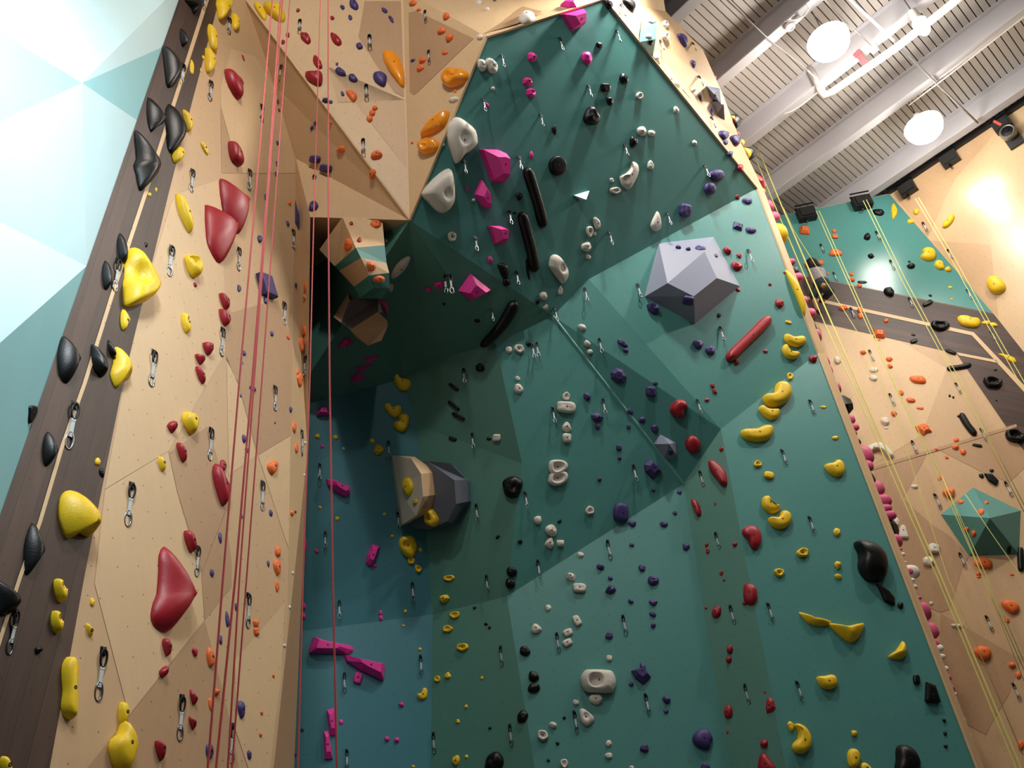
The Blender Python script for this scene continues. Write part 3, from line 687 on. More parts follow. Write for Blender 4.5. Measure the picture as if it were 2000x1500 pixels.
traced('purple', 1200, 375, '460,650 490,610 560,595 592,625 590,660 560,695 500,692 460,680', word='rugged', sm=2, label='largest purple hold on the front face of the grey pentagonal volume')
traced('purple', 1200, 375, '-30,1410 20,1370 70,1385 98,1440 75,1490 20,1495 -28,1455', kind='facet', word='angular', sm=0, label='purple hexagonal hold on the pale green triangular panel')
traced('purple', 1150, 0, '930,1360 980,1328 1040,1325 1075,1355 1060,1395 1010,1420 950,1400', word='rounded', sm=2, label='upper of two purple holds at the right corner of the overhang')
traced('purple', 1150, 0, '905,1450 935,1425 985,1430 1005,1470 990,1510 930,1520 900,1490', word='rounded', sm=2, label='lower of two purple holds at the right corner of the overhang')
traced('purple', 1200, 750, '285,578 305,612 345,630 382,682 335,700 302,742 235,682 230,632', kind='facet', word='star shaped', sm=0, hf=.6, label='purple pointed star shaped hold left of the small grey pyramid')
traced('purple', 800, 750, '1612,935 1690,935 1712,965 1710,1050 1690,1078 1610,1070 1588,1020', kind='block', word='blocky', sm=2, label='large purple blocky hold on the crease of the lower wall')
traced('purple', 1200, 1125, '130,740 205,712 205,665 245,685 250,730 288,785 222,848 160,800', kind='facet', word='cube shaped', sm=0, hf=.6, label='purple tumbling cube shaped hold right of the big white barrel hold')
traced('purple', 1200, 1125, '607,1265 640,1210 700,1182 750,1205 775,1265 755,1300 745,1350 680,1352 625,1320', word='bulky', sm=2, label='large purple bulky hold near the bottom left of the green strip')
traced('purple', 400, 1125, '610,1340 650,1302 690,1340 722,1395 685,1445 640,1420', word='angular', kind='facet', sm=0, label='purple slanted hold at the bottom left corner of the teal wall')

# ---- yellow
Yt = lambda x0, y0, t, lab, **k: traced('yellow', x0, y0, t, medial=True, hf=.5, word='bean shaped', label=lab, **k)
Yt(0, 0, '3072,2932 3104,2916 3128,2948 3180,2952 3220,2980 3200,3040 3140,3056 3096,3020', 'yellow bent hold at the dark top left corner of the lower wall')
Yt(400, 750, '1400,175 1420,145 1450,155 1465,180 1510,158 1540,175 1535,225 1490,262 1440,240', 'upper of two yellow bent holds at the dark left of the teal wall')
Yt(400, 750, '1520,245 1560,222 1600,245 1595,310 1565,365 1520,372 1475,335 1480,300 1520,285', 'lower of two yellow bent holds at the dark left of the teal wall')
Yt(1200, 375, '1325,1130 1345,1108 1400,1130 1470,1115 1503,1135 1500,1175 1440,1208 1380,1200 1335,1175', 'upper of two yellow bean holds right of the long red bar')
Yt(1200, 375, '1308,1235 1330,1190 1355,1200 1370,1240 1430,1240 1455,1255 1430,1295 1375,1308 1330,1290', 'lower of two yellow bean holds right of the long red bar')
Yt(1200, 750, '1265,10 1290,-30 1350,-32 1390,10 1390,80 1330,150 1240,185 1175,165 1155,115 1180,85 1245,75', 'largest yellow bean hold at the top of the stack of three')
Yt(1200, 750, '1125,190 1160,162 1200,190 1290,185 1300,220 1275,265 1220,280 1160,250', 'middle yellow bean hold of the stack of three on the right panel')
Yt(1200, 750, '985,385 1010,355 1110,345 1180,310 1240,315 1250,360 1215,420 1130,452 1040,445 1000,420', 'long yellow bean hold at the bottom of the stack of three')
traced('yellow', 1200, 750, '1640,650 1655,625 1710,610 1760,578 1800,600 1810,660 1785,710 1735,727 1675,700', word='rounded', label='yellow heart shaped hold alone near the right edge of the teal wall')
Yt(1200, 750, '1150,930 1165,880 1205,865 1225,890 1240,935 1295,940 1300,970 1260,1005 1200,1008 1160,975', 'upper of two facing yellow crescents above the red oval')
Yt(1200, 750, '1200,1060 1220,1040 1285,1040 1310,990 1350,978 1390,1010 1385,1070 1340,1120 1270,1133 1220,1105', 'lower of two facing yellow crescents right of the red oval')
Yt(1500, 1125, '380,790 440,778 510,762 548,790 548,850 500,880 430,880 390,840', 'yellow bean hold alone below the two yellow blades')
Yt(1500, 1125, '212,1160 250,1148 310,1180 350,1260 335,1340 280,1385 210,1385 183,1340 200,1300 235,1265 235,1210', 'large yellow comma shaped hold low on the right teal panel')
Yt(1500, 1125, '620,1390 650,1348 700,1348 730,1390 725,1450 690,1500 640,1500 620,1450', 'yellow upright lobe at the bottom of the right teal panel')
Yt(1500, 1125, '720,1475 760,1455 810,1490 830,1530 760,1545 720,1520', 'yellow lobe cut by the bottom beside the upright yellow lobe')
for t, lab in (('240,282 330,315 420,325 510,340 490,375 400,388 320,375 270,330', 'left of two yellow crescent blades touching tip to tip'), ('470,368 560,380 650,378 775,345 770,400 720,480 650,518 580,480 500,410', 'right of two yellow crescent blades touching tip to tip'), ('930,630 1010,575 1073,493 1100,530 1098,600 1050,645 980,650', 'yellow crescent blade alone near the right edge of the teal wall')):
    traced('yellow', 1500, 1125, t, kind='fin', word='blade shaped', sm=2, hf=.9, label=lab)
traced('yellow', 400, 750, '1530,760 1560,730 1600,735 1632,790 1630,830 1605,870 1580,875 1560,840 1535,810', word='knobbly', sm=2, label='yellow knobbly hold on the cream face of the plywood volume')
traced('yellow', 400, 1125, '1660,920 1690,915 1705,875 1725,870 1742,890 1735,945 1700,970 1665,955', word='bent', medial=True, label='yellow bent hold on the crease low on the left teal wall')
for i, (x, y, w_, h_, a, lab) in enumerate([(841, 1012, 31, 36, -20, 'yellow hold with a deep pocket at the foot of the slate volume'), (798, 1066, 39, 43, 0, 'largest round yellow hold with a deep pocket below the plywood volume')]):
    simple('yellow', x, y, w_, h_, a, 'o', pit=(x-w_*.12, y-h_*.05, 7, .75), label=lab)
rows('yellow', '''727 861 11 10;740 878 22 22 a;620 852 10 10;655 854 10 11;625 991 7;659 1013 9;751 1004 7;766 1047 7;814 901 10;811 980 12;821 1074 8;803 1095 14 15 d;817 1111 13 16 d;877 1129 22 12 d;867 1169 22 18 a;888 1201 20 15 d;874 1228 20 15 d
792 1194 7;788 1222 6;903 1264 23 17 d;820 1268 7;854 1326 14 12 d;874 1319 13 14 t;941 1324 7;910 1380 8;894 1409 9;890 1485 17 20 o 25;911 1478 8;807 1497 7;1540 629 13 6 L 8;1543 735 13 15 d;1608 795 14 6;1632 855 15 8 o -10
1480 906 17 13 d;1502 928 20 14 s 8;1635 1039 15 17 o 20;1568 1079 24 19 d -15;1522 1118 19 18 d;1637 1103 17 16 a;1637 1126 17 11 a;1545 1418 14 19 o -15;1669 1432 12 12 q''')

# ---- red
bar('red', [(1500, 625), (1475, 650), (1450, 674), (1427, 697)], 10.5, 'bar shaped', label='long smooth red bar hold slanting across the teal panel')
T = lambda t, lab, **k: traced('red', 1200, 750, t, label=lab, **k)
T('430,200 460,150 500,120 560,130 580,170 545,205 545,250 510,268 460,250', 'glossy red kidney hold at the top of the green strip approach', word='kidney', medial=True, hf=.6)
T('552,480 560,430 610,400 660,425 678,475 665,520 625,543 580,525', 'round glossy red hold right of the small grey pyramid', word='rounded')
T('725,600 770,590 830,640 870,700 882,790 840,790 790,730 740,670', 'long red curved pinch at the top of the green strip', word='curved', medial=True, hf=.6)
T('590,895 630,900 665,950 680,1020 655,1035 620,980', 'narrow red blade with chalk on the upper green strip', word='blade shaped', hf=.7)
T('1005,1130 1060,1095 1120,1105 1155,1160 1150,1240 1105,1295 1065,1280 1045,1220 1005,1175', 'large smooth red oval hold beside the yellow crescents', word='oval')
traced('red', 1200, 1125, '1000,80 1030,48 1080,65 1110,110 1110,200 1070,230 1010,190', word='bulky', label='large red bulky hold on the right edge of the green strip')
traced('red', 1200, 1125, '1180,980 1205,935 1240,965 1262,1030 1240,1060 1190,1075 1178,1030', word='bulky', kind='facet', sm=0, label='red angular bulky hold on the lower right edge of the green strip')
traced('red', 1200, 1125, '1125,1400 1165,1380 1210,1430 1270,1510 1250,1560 1120,1540', word='bulky', label='big red hold cut by the bottom of the photo on the green strip')
rows('red', '''1441 385 10 9;1421 489 17 18 a;1444 499 11 10;1440 519 22 20 o;1442 566 9 8;1504 555 7;1532 532 5 6;1523 592 20 17;1439 707 11 11;1495 686 10 8;1588 701 18 17 a;1392 753 10;1396 764 10 11;1381 781 10 8;1409 877 9 10;1397 984 5 7;1380 1064 8 9;1382 1076 8 13
1435 1063 10 11;1409 1119 9 9;1455 1177 11;1414 1133 6;1379 1187 6 8;1399 1195 19 26 o;1425 1268 14 20 a;1423 1288 13 16 a;1494 1352 5 6;1422 1390 18 28;1421 1430 5 8;1492 1452 17 19 a''')

# ---- black on the right panel
make_hold(smooth_closed([(1672, 1057), (1679, 1053), (1700, 1052), (1720, 1060), (1735, 1075), (1740, 1097), (1736, 1115), (1728, 1130), (1710, 1137), (1690, 1134), (1678, 1120), (1675, 1105), (1678, 1092), (1678, 1078), (1673, 1067)], 3), 'black', 'dome', 'bulky', hf=.5, noise=0, label='very large glossy black bulbous hold at the right edge of the teal wall')
traced('black', 1500, 1125, '850,60 895,80 945,110 995,170 990,228 945,222 905,200', kind='block', word='angular', sm=0, label='black angular blade below the very large glossy black hold')
traced('black', 1500, 1125, '1235,828 1310,850 1348,985 1335,992 1225,990 1218,970', kind='block', word='angular', sm=0, label='black four sided block near the lower right edge of the teal wall')
traced('black', 1500, 1125, '985,1500 1000,1440 1005,1350 1040,1315 1110,1320 1170,1360 1210,1440 1205,1510 1180,1580 1000,1580', word='bulky', label='very large black hold cut by the bottom at the right of the teal wall')
rows('black', '1759 1182 14 16 a;1790 1327 14 20 s;1844 1407 9 9 a;1846 1432 9 9 a;1847 1457 9 9 a')

# ================================================================ plywood side of the prow
rows('purple', '1355 125 10 17 t 180;1367 189 8 15 t 170;1389 220 9 22 o -5;1395 188 9 9 a;1397 198 13 7;1415 264 22 20 t 180;1417 277 11 13;1438 274 22 23 t 180;1427 300 11 13')
traced('purple', 1150, 0, '692,270 730,255 765,270 782,310 770,365 745,360 712,320', word='slab', label='purple slab shaped hold high on the plywood beside the prow')
rows('white', '1273 40 17 11;1267 70 15 11;1300 47 12 15 d;1300 71 15 18 d;1282 111 16 20 a;1321 162 14 10;1311 151 6 9;1354 176 11 11 a')
rows('black', '1190 8 16 20;1272 83 10 12'); rows('red', '1447 327 12 15')
traced('black', 1150, 0, '262,0 330,-20 370,10 368,60 348,88 310,68', word='bulky', label='large black hold at the very top right of the prow')
# ================================================================ upper plywood faces
rows('purple', '691 8 16 26 o -20;669 14 8 13 o -20;684 34 8 13 o -25;751 20 9 15 o -30;764 37 7 18 o -30;702 90 11 14 s -25;665 140 14 28 o -45;689 152 15 22 o -30;669 183 7 12 o -25;636 196 15 13 a;646 199 8 9;616 241 9 10;609 250 7 12;615 311 23 15 s 5;636 329 26 15 s 5;612 402 19 24;806 118 10 7 o -20;658 125 6 8')
traced('purple', 400, 0, '1315,560 1370,545 1415,575 1422,610 1400,685 1330,635', word='rounded', label='rounded purple hold beside the big orange glossy hold')
rows('orange', '732 211 11 11;727 220 13 14;722 231 13 15;735 302 24 19;727 340 16 20;665 292 18 14;806 6 17 12;818 19 10 7;871 31 14 16;862 60 18 14;877 73 17 16;869 103 13 9;825 117 16 13;820 132 16 14;889 178 7 7;805 279 6 6;646 240 7 8;565 396 8 9 a;596 560 7 22 o;595 581 6 12;594 646 9 20;590 674 13 30 t 180;563 658 8 11;582 727 7 15;586 743 13 28 t 180;575 835 9 24;579 875 9 22;570 1002 9 14 a')
traced('orange', 400, 0, '1100,700 1160,700 1190,750 1170,800 1140,780', word='curved', label='orange curved hold below the two purple holds on the upper plywood')
traced('amber', 400, 0, '1400,370 1470,380 1530,450 1558,560 1555,690 1500,640 1430,530 1390,430', word='long glossy', sm=2, label='long glossy orange teardrop hold on the upper plywood crease', matl=HM['amber'])
simple('amber', 886, 150, 56, 42, 0, 'o', pit=(884, 148, 15, .22), label='glossy orange dish hold left of the top of the teal overhang')
traced('amber', 400, 0, '1885,865 1905,880 1900,960 1850,1020 1675,1062 1690,1000 1760,920', word='glossy', sm=2, label='glossy orange slanted fin hold above the round orange dish by the edge')
simple('amber', 835, 284, 46, 35, 0, 'o', pit=(834, 282, 12, .22), label='glossy orange dish hold below the slanted orange fin')
rows('red', '582 20 8 9;562 68 8 12;553 82 8 11;649 35 8 11;475 113 5 14 o -20;543 199 5 10;545 215 6 8;381 556 7 12 a;381 1274 13 18 t 180;656 76 15 34 o -28;597 73 15 32 o -28;620 121 14 34 o -28')
traced('red', 400, 0, '780,545 850,545 885,540 918,560 918,650 900,678 860,665 800,610', word='two lobed', sm=2, label='two lobed red hold on the edge of the shaded plywood fin')
rows('white', '937 5 15 10;951 17 9 9;937 72 14 12;886 194 20 12')
traced('white', 800, 0, '850,150 865,100 910,72 960,85 982,120 950,165 890,185', word='bulky', sm=2, label='large white bulky hold on the bright plywood above the prow edge')
traced('yellow', 400, 0, '378,20 400,0 440,30 485,110 470,165 420,110', word='long', sm=2, label='narrow yellow hold high on the plywood at the top of the fin')
traced('yellow', 400, 0, '455,0 560,10 620,80 628,160 590,180 520,120 470,60', word='long', sm=2, label='wide yellow hold behind the ropes at the top of the fin')
# striped volume
rows('orange', '734 437 20 19 o 20;679 478 19 25 o;726 520 20 20 o 20;741 546 26 14 o 5'); rows('red', '686 437 9 9 a;702 469 10 11 a')

# ================================================================ left plywood wall
def B0(x0, y0, t, lab):
    v = [float(a) for a in t.replace(',', ' ').split()]; P_ = [(x0+v[i]/4, y0+v[i+1]/4) for i in range(0, len(v), 2)]
    mx_ = max(P_, key=lambda p: p[0]+.25*p[1]); c = (sum(p[0] for p in P_)/len(P_), sum(p[1] for p in P_)/len(P_))
    traced('black', x0, y0, t, kind='fin', word='fin shaped', sm=2, hf=1.0, label=lab, tip=(c[0]+(mx_[0]-c[0])*.75, c[1]+(mx_[1]-c[1])*.75))
B0(0, 0, '1435,210 1488,285 1482,320 1418,375 1410,290', 'small black fin just right of the pale stripe near the top of the plank band')
B0(0, 0, '1450,-20 1600,-20 1592,30 1525,110 1505,50 1460,20', 'black fin at the very top of the plank band')
B0(0, 0, '1310,335 1370,370 1420,450 1435,520 1400,640 1300,695 1290,600 1295,400', 'tall black fin high on the dark plank band by its left edge')
B0(0, 0, '1185,745 1230,810 1300,870 1315,920 1290,960 1200,1010 1170,1040 1150,980 1152,870', 'left of two side by side black fins high on the plank band')
B0(0, 0, '1360,790 1440,850 1480,950 1470,1020 1430,1110 1320,1205 1300,1100 1310,900', 'right of two side by side black fins high on the plank band')
B0(0, 0, '1100,995 1170,1080 1250,1180 1280,1270 1260,1350 1130,1470 1075,1498 1060,1380 1045,1290 1080,1230 1085,1080', 'largest black fin in the upper group on the plank band')
B0(0, 375, '970,305 1005,350 1008,430 1000,500 945,560 922,480 935,360', 'black oval fin directly left of the big yellow hold')
B0(0, 375, '850,520 885,560 900,620 885,690 830,770 803,740 805,620', 'black oval fin lower left of the big yellow hold')
B0(0, 375, '540,1105 580,1150 610,1220 650,1290 640,1330 580,1400 545,1480 500,1498 450,1440 455,1280 500,1150', 'large black horned fin on the left half of the plank band')
B0(0, 375, '745,1175 800,1200 850,1250 870,1310 850,1400 800,1448 730,1400 712,1300 730,1230', 'black rugged block beside the yellow saddle hold on the plank band')
B0(0, 375, '865,1145 905,1200 912,1270 880,1300 840,1240', 'small black fin squeezed between the black block and yellow saddle hold')
B0(0, 750, '410,355 440,390 465,480 460,530 400,620 350,650 330,600 335,500 370,400', 'black pointed oval hold above the big yellow scoop on the plank band')
B0(0, 750, '290,1068 325,1100 340,1180 375,1260 365,1310 290,1400 210,1498 180,1470 185,1340 220,1190', 'large black pointed hold lower left of the big yellow scoop')
B0(0, 1125, '-60,30 0,20 60,40 150,100 188,190 170,240 100,290 0,310 -60,290', 'black hold cut by the left edge of the photo low on the band')
traced('black', 0, 750, '225,170 295,175 290,230 240,300 212,300 220,220', kind='block', word='pocketed', sm=2, label='small black pocketed hold beyond the left edge of the plank band')
rows('black', '285 478 6 13 a;199 923 12 19;75 1270 16 17 a')
L_ = lambda x0, y0, t, lab, **k: traced('yellow', x0, y0, t, sm=2, word=k.pop('word', 'rounded'), hf=k.pop('hf', .7), label=lab, **k)
L_(0, 0, '1705,-10 1835,-10 1810,50 1740,130 1710,165 1700,80', 'broad yellow hold at the top of the left plywood wall')
L_(0, 0, '1835,95 1870,140 1875,190 1850,235 1820,240 1815,160', 'yellow pointed oval hold right of the topmost quickdraw on the left wall')
L_(0, 0, '1655,175 1700,240 1690,330 1680,410 1640,370 1628,250', 'long yellow hold touching the one below it at the top right of the band')
L_(0, 0, '1625,365 1665,400 1690,460 1680,520 1615,585 1602,510', 'yellow pointed hold under the long yellow hold at the top of the band')
L_(0, 0, '1400,1135 1445,1160 1450,1210 1375,1280 1345,1260 1345,1190', 'yellow hold just below the right black fin on the plank band')
L_(0, 0, '1440,850 1480,890 1510,930 1500,1000 1460,1040 1440,960', 'yellow hold half hidden behind the right black fin')
L_(0, 375, '1410,0 1450,40 1490,130 1505,230 1495,310 1465,310 1410,200 1388,90', 'tall yellow leaf shaped hold on the upper left plywood')
L_(0, 375, '1070,415 1110,450 1190,560 1245,660 1255,730 1180,830 1060,890 960,910 948,860 960,750 990,580 1020,480', 'biggest yellow horn with a round dish overlapping the edge of the plank band', hf=1.1, kind='fin', tip=(306, 556), pit=(262, 530, 26, .5))
L_(0, 375, '975,910 1020,980 1015,1020 985,1040 960,1090 940,1050 945,980', 'small yellow three pointed hold under the biggest yellow horn')
L_(0, 375, '1450,510 1500,480 1560,490 1588,560 1570,640 1530,670 1480,650 1455,580', 'yellow cup shaped hold left of the big red fins', pit=(378, 510, 12, .5))
L_(0, 375, '1450,935 1480,960 1492,1020 1480,1080 1455,1110 1430,1070 1422,1000', 'yellow ring shaped oval hold in the middle of the left plywood', pit=(366, 625, 5, .7))
L_(0, 375, '955,1190 1000,1215 1040,1290 1055,1380 1040,1450 980,1460 950,1498 900,1540 870,1490 858,1420 900,1330 930,1210', 'yellow saddle shaped hold on the right edge of the plank band', hf=1.0, kind='fin', tip=(256, 712))
L_(0, 750, '1430,240 1490,205 1555,245 1560,300 1500,400 1430,320', 'yellow top shaped hold beside a small red hold on the plywood', pit=(375, 807, 6, .4))
L_(0, 750, '1240,575 1265,562 1285,590 1298,650 1270,688 1240,650', 'small yellow three hole oval hold left of a narrow red hold')
L_(0, 750, '540,830 600,805 680,820 760,890 800,950 812,1040 805,1100 765,1170 720,1165 640,1140 580,1160 530,1215 490,1180 460,1090 458,1000 490,890', 'biggest yellow scoop hold low across the plank band', hf=1.0, kind='fin', tip=(196, 1012))
L_(0, 1125, '418,90 440,25 475,15 520,50 532,110 510,180 475,207 435,180', 'upper of two yellow eye shaped holds on the plank band', pit=(121, 1145, 7, .6))
L_(0, 1125, '395,350 420,280 450,263 490,285 502,340 485,410 445,455 405,420', 'lower of two yellow eye shaped holds on the plank band', pit=(115, 1208, 7, .6))
L_(0, 1125, '680,365 710,395 730,440 720,470 695,475 672,430', 'small yellow teardrop hold above the lowest left quickdraw')
L_(0, 1125, '510,680 560,620 610,635 628,700 615,790 600,850 605,900 595,1000 570,1110 530,1122 480,1080 468,1010 490,920 495,860 495,760', 'long yellow peanut shaped hold on the lower edge of the plank band', medial=True)
L_(0, 1125, '945,1000 985,975 1012,1000 1010,1080 985,1130 935,1175 920,1120', 'yellow pill hold on top of the large yellow bulb at the bottom')
L_(0, 1125, '1010,1115 1050,1145 1090,1220 1100,1300 1090,1360 1020,1500 960,1560 880,1500 850,1420 843,1340 880,1270 940,1230 985,1150', 'large yellow bulb hold with chalk marks at the bottom of the left wall')
L_(0, 1125, '5,1440 40,1400 75,1420 100,1520 60,1580 0,1540', 'yellow hold cut by the bottom left corner of the photo')
rows('yellow', '375 132 9 30;397 112 5 9;392 137 5 10;400 289 12 28 o -25;305 370 5 9;292 380 8 10;191 902 12 17;180 1176 11 18')
Rr = lambda x0, y0, t, lab, **k: traced('red', x0, y0, t, sm=2, word=k.pop('word', 'pointed'), hf=k.pop('hf', .8), label=lab, **k)
Rr(0, 0, '1780,530 1830,570 1890,600 1918,650 1890,700 1880,775 1840,760 1790,690 1765,600', 'large red rounded hold high on the left plywood wall')
Rr(0, 0, '1810,1095 1850,1110 1895,1190 1900,1290 1850,1290 1800,1260 1790,1180', 'stepped red two finger hold above the upper big red fin')
Rr(0, 0, '1736,1400 1780,1398 1880,1460 1980,1500 1988,1540 1940,1600 1920,1720 1880,1820 1840,1800 1740,1648', 'upper of two huge red fins on the left plywood wall', hf=1.1, kind='fin', tip=(486, 392))
Rr(0, 375, '1635,85 1680,130 1800,220 1850,205 1885,230 1880,310 1820,410 1750,540 1690,548 1625,440 1610,340', 'lower of two huge red fins on the left plywood wall', hf=1.2, kind='fin', tip=(466, 436))
Rr(0, 375, '1725,785 1780,820 1800,860 1775,920 1735,900 1718,830', 'upper of two touching dark red holds below the huge red fins')
Rr(0, 375, '1725,910 1770,935 1805,975 1790,1030 1755,1050 1720,1000', 'lower of two touching dark red holds below the huge red fins')
Rr(0, 375, '1590,1175 1660,1165 1668,1210 1635,1278 1600,1250', 'upper right of a pair of small red triangles on the plywood', kind='facet')
Rr(0, 375, '1528,1265 1600,1270 1600,1310 1575,1350 1540,1320', 'lower left of a pair of small red triangles on the plywood', kind='facet')
Rr(0, 375, '1545,1355 1590,1400 1608,1460 1595,1498 1550,1470 1530,1390', 'narrow red leaf hold under the small red triangles')
Rr(0, 750, '1303,325 1375,275 1390,320 1350,385', 'small red triangular hold left of the yellow top shaped hold', kind='facet')
Rr(0, 750, '1405,450 1445,490 1460,560 1440,612 1405,590 1385,500', 'red leaf hold with a screw hole below the yellow top shaped hold')
Rr(0, 750, '1710,610 1740,690 1800,790 1810,870 1745,955 1710,930 1675,800 1668,680', 'long curved red horn hold beside the ropes')
Rr(0, 750, '1455,1140 1515,1150 1535,1260 1520,1310 1470,1300 1440,1210', 'rough dark red block with a chain of carabiners below it')
Rr(0, 1125, '1340,-255 1380,-210 1430,-100 1490,30 1550,100 1558,150 1480,240 1400,330 1340,420 1270,440 1180,390 1163,310 1200,200 1240,130 1275,-60 1290,-180', 'biggest red boot shaped hold low on the left plywood wall', hf=1.2, kind='fin', tip=(384, 1158))
Rr(0, 1125, '1270,510 1310,478 1348,530 1330,600 1298,632 1275,580', 'red drop shaped hold directly under the biggest red hold')
Rr(0, 1125, '1245,740 1320,690 1315,740 1280,795 1245,780', 'small chalked red hold on the panel line under the red drop', kind='facet')
Rr(0, 1125, '1490,885 1545,960 1520,1010 1490,990', 'red pointed chip right of a low quickdraw, the upper one', kind='facet')
Rr(0, 1125, '1480,1095 1540,1140 1510,1205 1480,1160', 'red pointed chip right of a low quickdraw, the lower one', kind='facet')
Rr(0, 1125, '1215,1295 1240,1283 1300,1320 1305,1360 1255,1448 1215,1370', 'red heart shaped hold near the bottom of the left wall')
rows('red', '436 909 15 23')
rows('purple', '542 279 6 10;541 320 6 12;539 340 5 12;562 437 7 13 o -10;507 467 9 17 a;519 385 7 13;519 587 9 16;467 563 9 15 o;578 557 6 12;531 652 8 11;477 690 8 12;474 710 3 8;494 759 16 11 o 30;470 773 5 8;568 800 8 12;477 857 10 19 a;482 879 9 10;529 1002 8 15;472 1008 5 12;430 1050 9 22;524 1101 7 13;414 1119 9 18;444 1210 9 34;462 1186 8 20;431 1250 8 20;472 1385 15 39;487 1474 11 19;410 1467 16 34')
rows('black', '537 826 4 5;577 1000 5 6')
traced('purple', 450, 375, '205,635 320,655 362,830 240,805 215,700', kind='flat', word='slab', sm=0, label='large flat purple slab behind the ropes on the left plywood wall')
traced('purple', 450, 375, '510,60 550,190 540,310 500,240', kind='fin', word='pointed', sm=0, label='tall purple pointed hold on the corner beside the upper cave')
traced('orange', 400, 750, '485,635 540,595 582,600 580,650 530,712 495,680', word='rounded', sm=2, label='orange hold on the pale panel of the left wall beside the ropes')
rows('orange', '543 1077 13 23;542 1108 16 34 t 180;541 1144 10 24;500 1217 13 19;501 1234 13 19;412 1284 17 42;422 1352 14 16 a;411 1376 9 28 t 180;534 1320 6 10;511 1392 8 9;509 1435 8 9')

# ================================================================ far right wall
rows('orange', '''1572 449 20 20 q 5;1629 451 9 8;1631 462 12 9 s;1602 513 13 12;1617 534 6;1663 535 8 9;1664 546 12 11 a;1679 558 10 9;1647 601 17 13;1680 605 11 13;1681 616 11 13;1731 626 9 10;1718 651 23 19 q 3;1717 664 5 4;1686 688 12 11 a;1737 701 13 11;1738 715 12 10
1760 767 10 13;1779 781 18 12;1797 797 14 5 L 3;1746 807 13 13 a;1868 859 11 10;1867 873 15 12 a;1881 882 13 12;1829 877 8 6;1849 893 8 7;1835 934 8 10;1854 962 24 24;1876 980 12 11;1916 999 14 14;1927 981 9 8;1887 1034 12 11;1901 1042 12 12
1911 1120 12 9;1976 1122 8 6;1967 1211 11 11;1977 1299 16 13 a;1989 1318 12 14;1994 1455 13 20;1912 1126 10 6''')
traced('orange', 1500, 375, '478,500 490,455 530,438 570,455 582,490 530,502', word='half moon', sm=2, label='orange half moon hold on the far teal panel behind the rope')
traced('orange', 1500, 375, '1105,1460 1120,1435 1210,1430 1237,1465 1225,1495 1140,1492', word='oblong', sm=2, label='oblong orange hold in the upper middle of the far plywood wall')
traced('orange', 1500, 750, '1148,330 1212,298 1250,310 1285,368 1240,378 1218,405 1165,370', kind='facet', word='angular', sm=0, label='large orange angular hold by the rope on the far plywood wall')
traced('orange', 1500, 750, '1605,1400 1635,1360 1700,1352 1750,1372 1752,1420 1725,1443 1640,1435', word='oblong', sm=2, label='large orange hold directly below the teal pyramid')
traced('orange', 1500, 1125, '1820,225 1835,190 1900,184 1965,215 1968,265 1910,300 1860,270', word='rounded', sm=2, label='large rounded orange hold at the right edge of the photo')
traced('orange', 1500, 1125, '1610,580 1640,545 1720,545 1750,575 1745,630 1685,662 1625,625', word='rounded', sm=2, label='large orange hold beside the thick bundle of yellow ropes')
rows('yellow', '1747 412 30 12 t 92;1779 432 15 9;1789 413 13 13;1835 517 20 21;1852 526 15 12 a;1856 561 9 6;1859 584 6 4;1927 630 18 9;1941 634 16 10')
traced('yellow', 1500, 375, '1430,165 1460,190 1445,240 1400,280 1360,275 1365,235 1400,205', word='kidney', sm=2, medial=True, label='yellow kidney hold high on the far plywood by the lamp reflection')
traced('yellow', 1500, 375, '1190,500 1215,480 1210,440 1250,420 1300,430 1318,480 1300,525 1250,542 1200,525', word='rounded', sm=2, label='largest yellow hold on the far teal panel')
traced('yellow', 1500, 375, '1700,680 1740,645 1800,665 1852,720 1855,770 1800,802 1740,785 1705,730', word='rounded', sm=2, label='large round yellow hold on the far plywood at the right')
traced('yellow', 1500, 375, '1478,990 1500,960 1560,960 1600,975 1650,975 1668,1010 1640,1055 1570,1058 1510,1040', word='oblong', sm=2, label='wide yellow hold on the far dark plank band')
traced('yellow', 1500, 375, '1800,1262 1850,1265 1930,1290 1942,1330 1900,1330 1830,1285', word='narrow', sm=2, label='narrow yellow hold on the far plank band at the right edge')
rows('black', '1716 414 26 14;1694 462 14 17 a;1701 500 12 12 a;1780 519 17 14 a -20;1776 511 6 5;1684 551 18 5 L;1812 592 22 9 L -30;1817 577 7 6;1784 654 9 5;1785 666 15 8 L -25;1857 687 22 8 L 20;1944 722 8 5;1855 773 5 7;1862 776 5 6;1872 813 6;1909 870 20 6 L 8;1946 782 5 4;1917 929 11 10;1937 919 10 7;1971 1074 9 17')
simple('black', 1737, 569, 22, 20, 0, 'o', label='glossy round black ball hold on the edge of the far plank band')
simple('black', 1836, 635, 36, 21, 0, 'd', label='black ring shaped hold with a pale centre on the pale stripe of the far band')
simple('black', 1939, 746, 36, 25, 0, 'd', label='black round dish hold on the far plank band at the right')
simple('black', 1982, 851, 38, 28, 0, 'd', label='black ring hold with a white centre at the right edge of the photo')
bar('black', [(1854, 720), (1874, 717), (1893, 712)], 5, 'bar shaped', label='black bar lying across the lower edge of the far plank band')
bar('black', [(1880, 811), (1890, 830), (1902, 846)], 6.5, 'bar shaped', label='black slanted bar hold on the far plywood below the plank band')
bar('black', [(1994, 1074), (1994, 1110)], 6.5, 'bar shaped', label='black upright bar cut by the right edge below the teal pyramid')
traced('black', 1500, 750, '1690,700 1750,695 1805,755 1780,797 1720,760', kind='block', word='angular', sm=0, label='black angular hold above the teal pyramid')
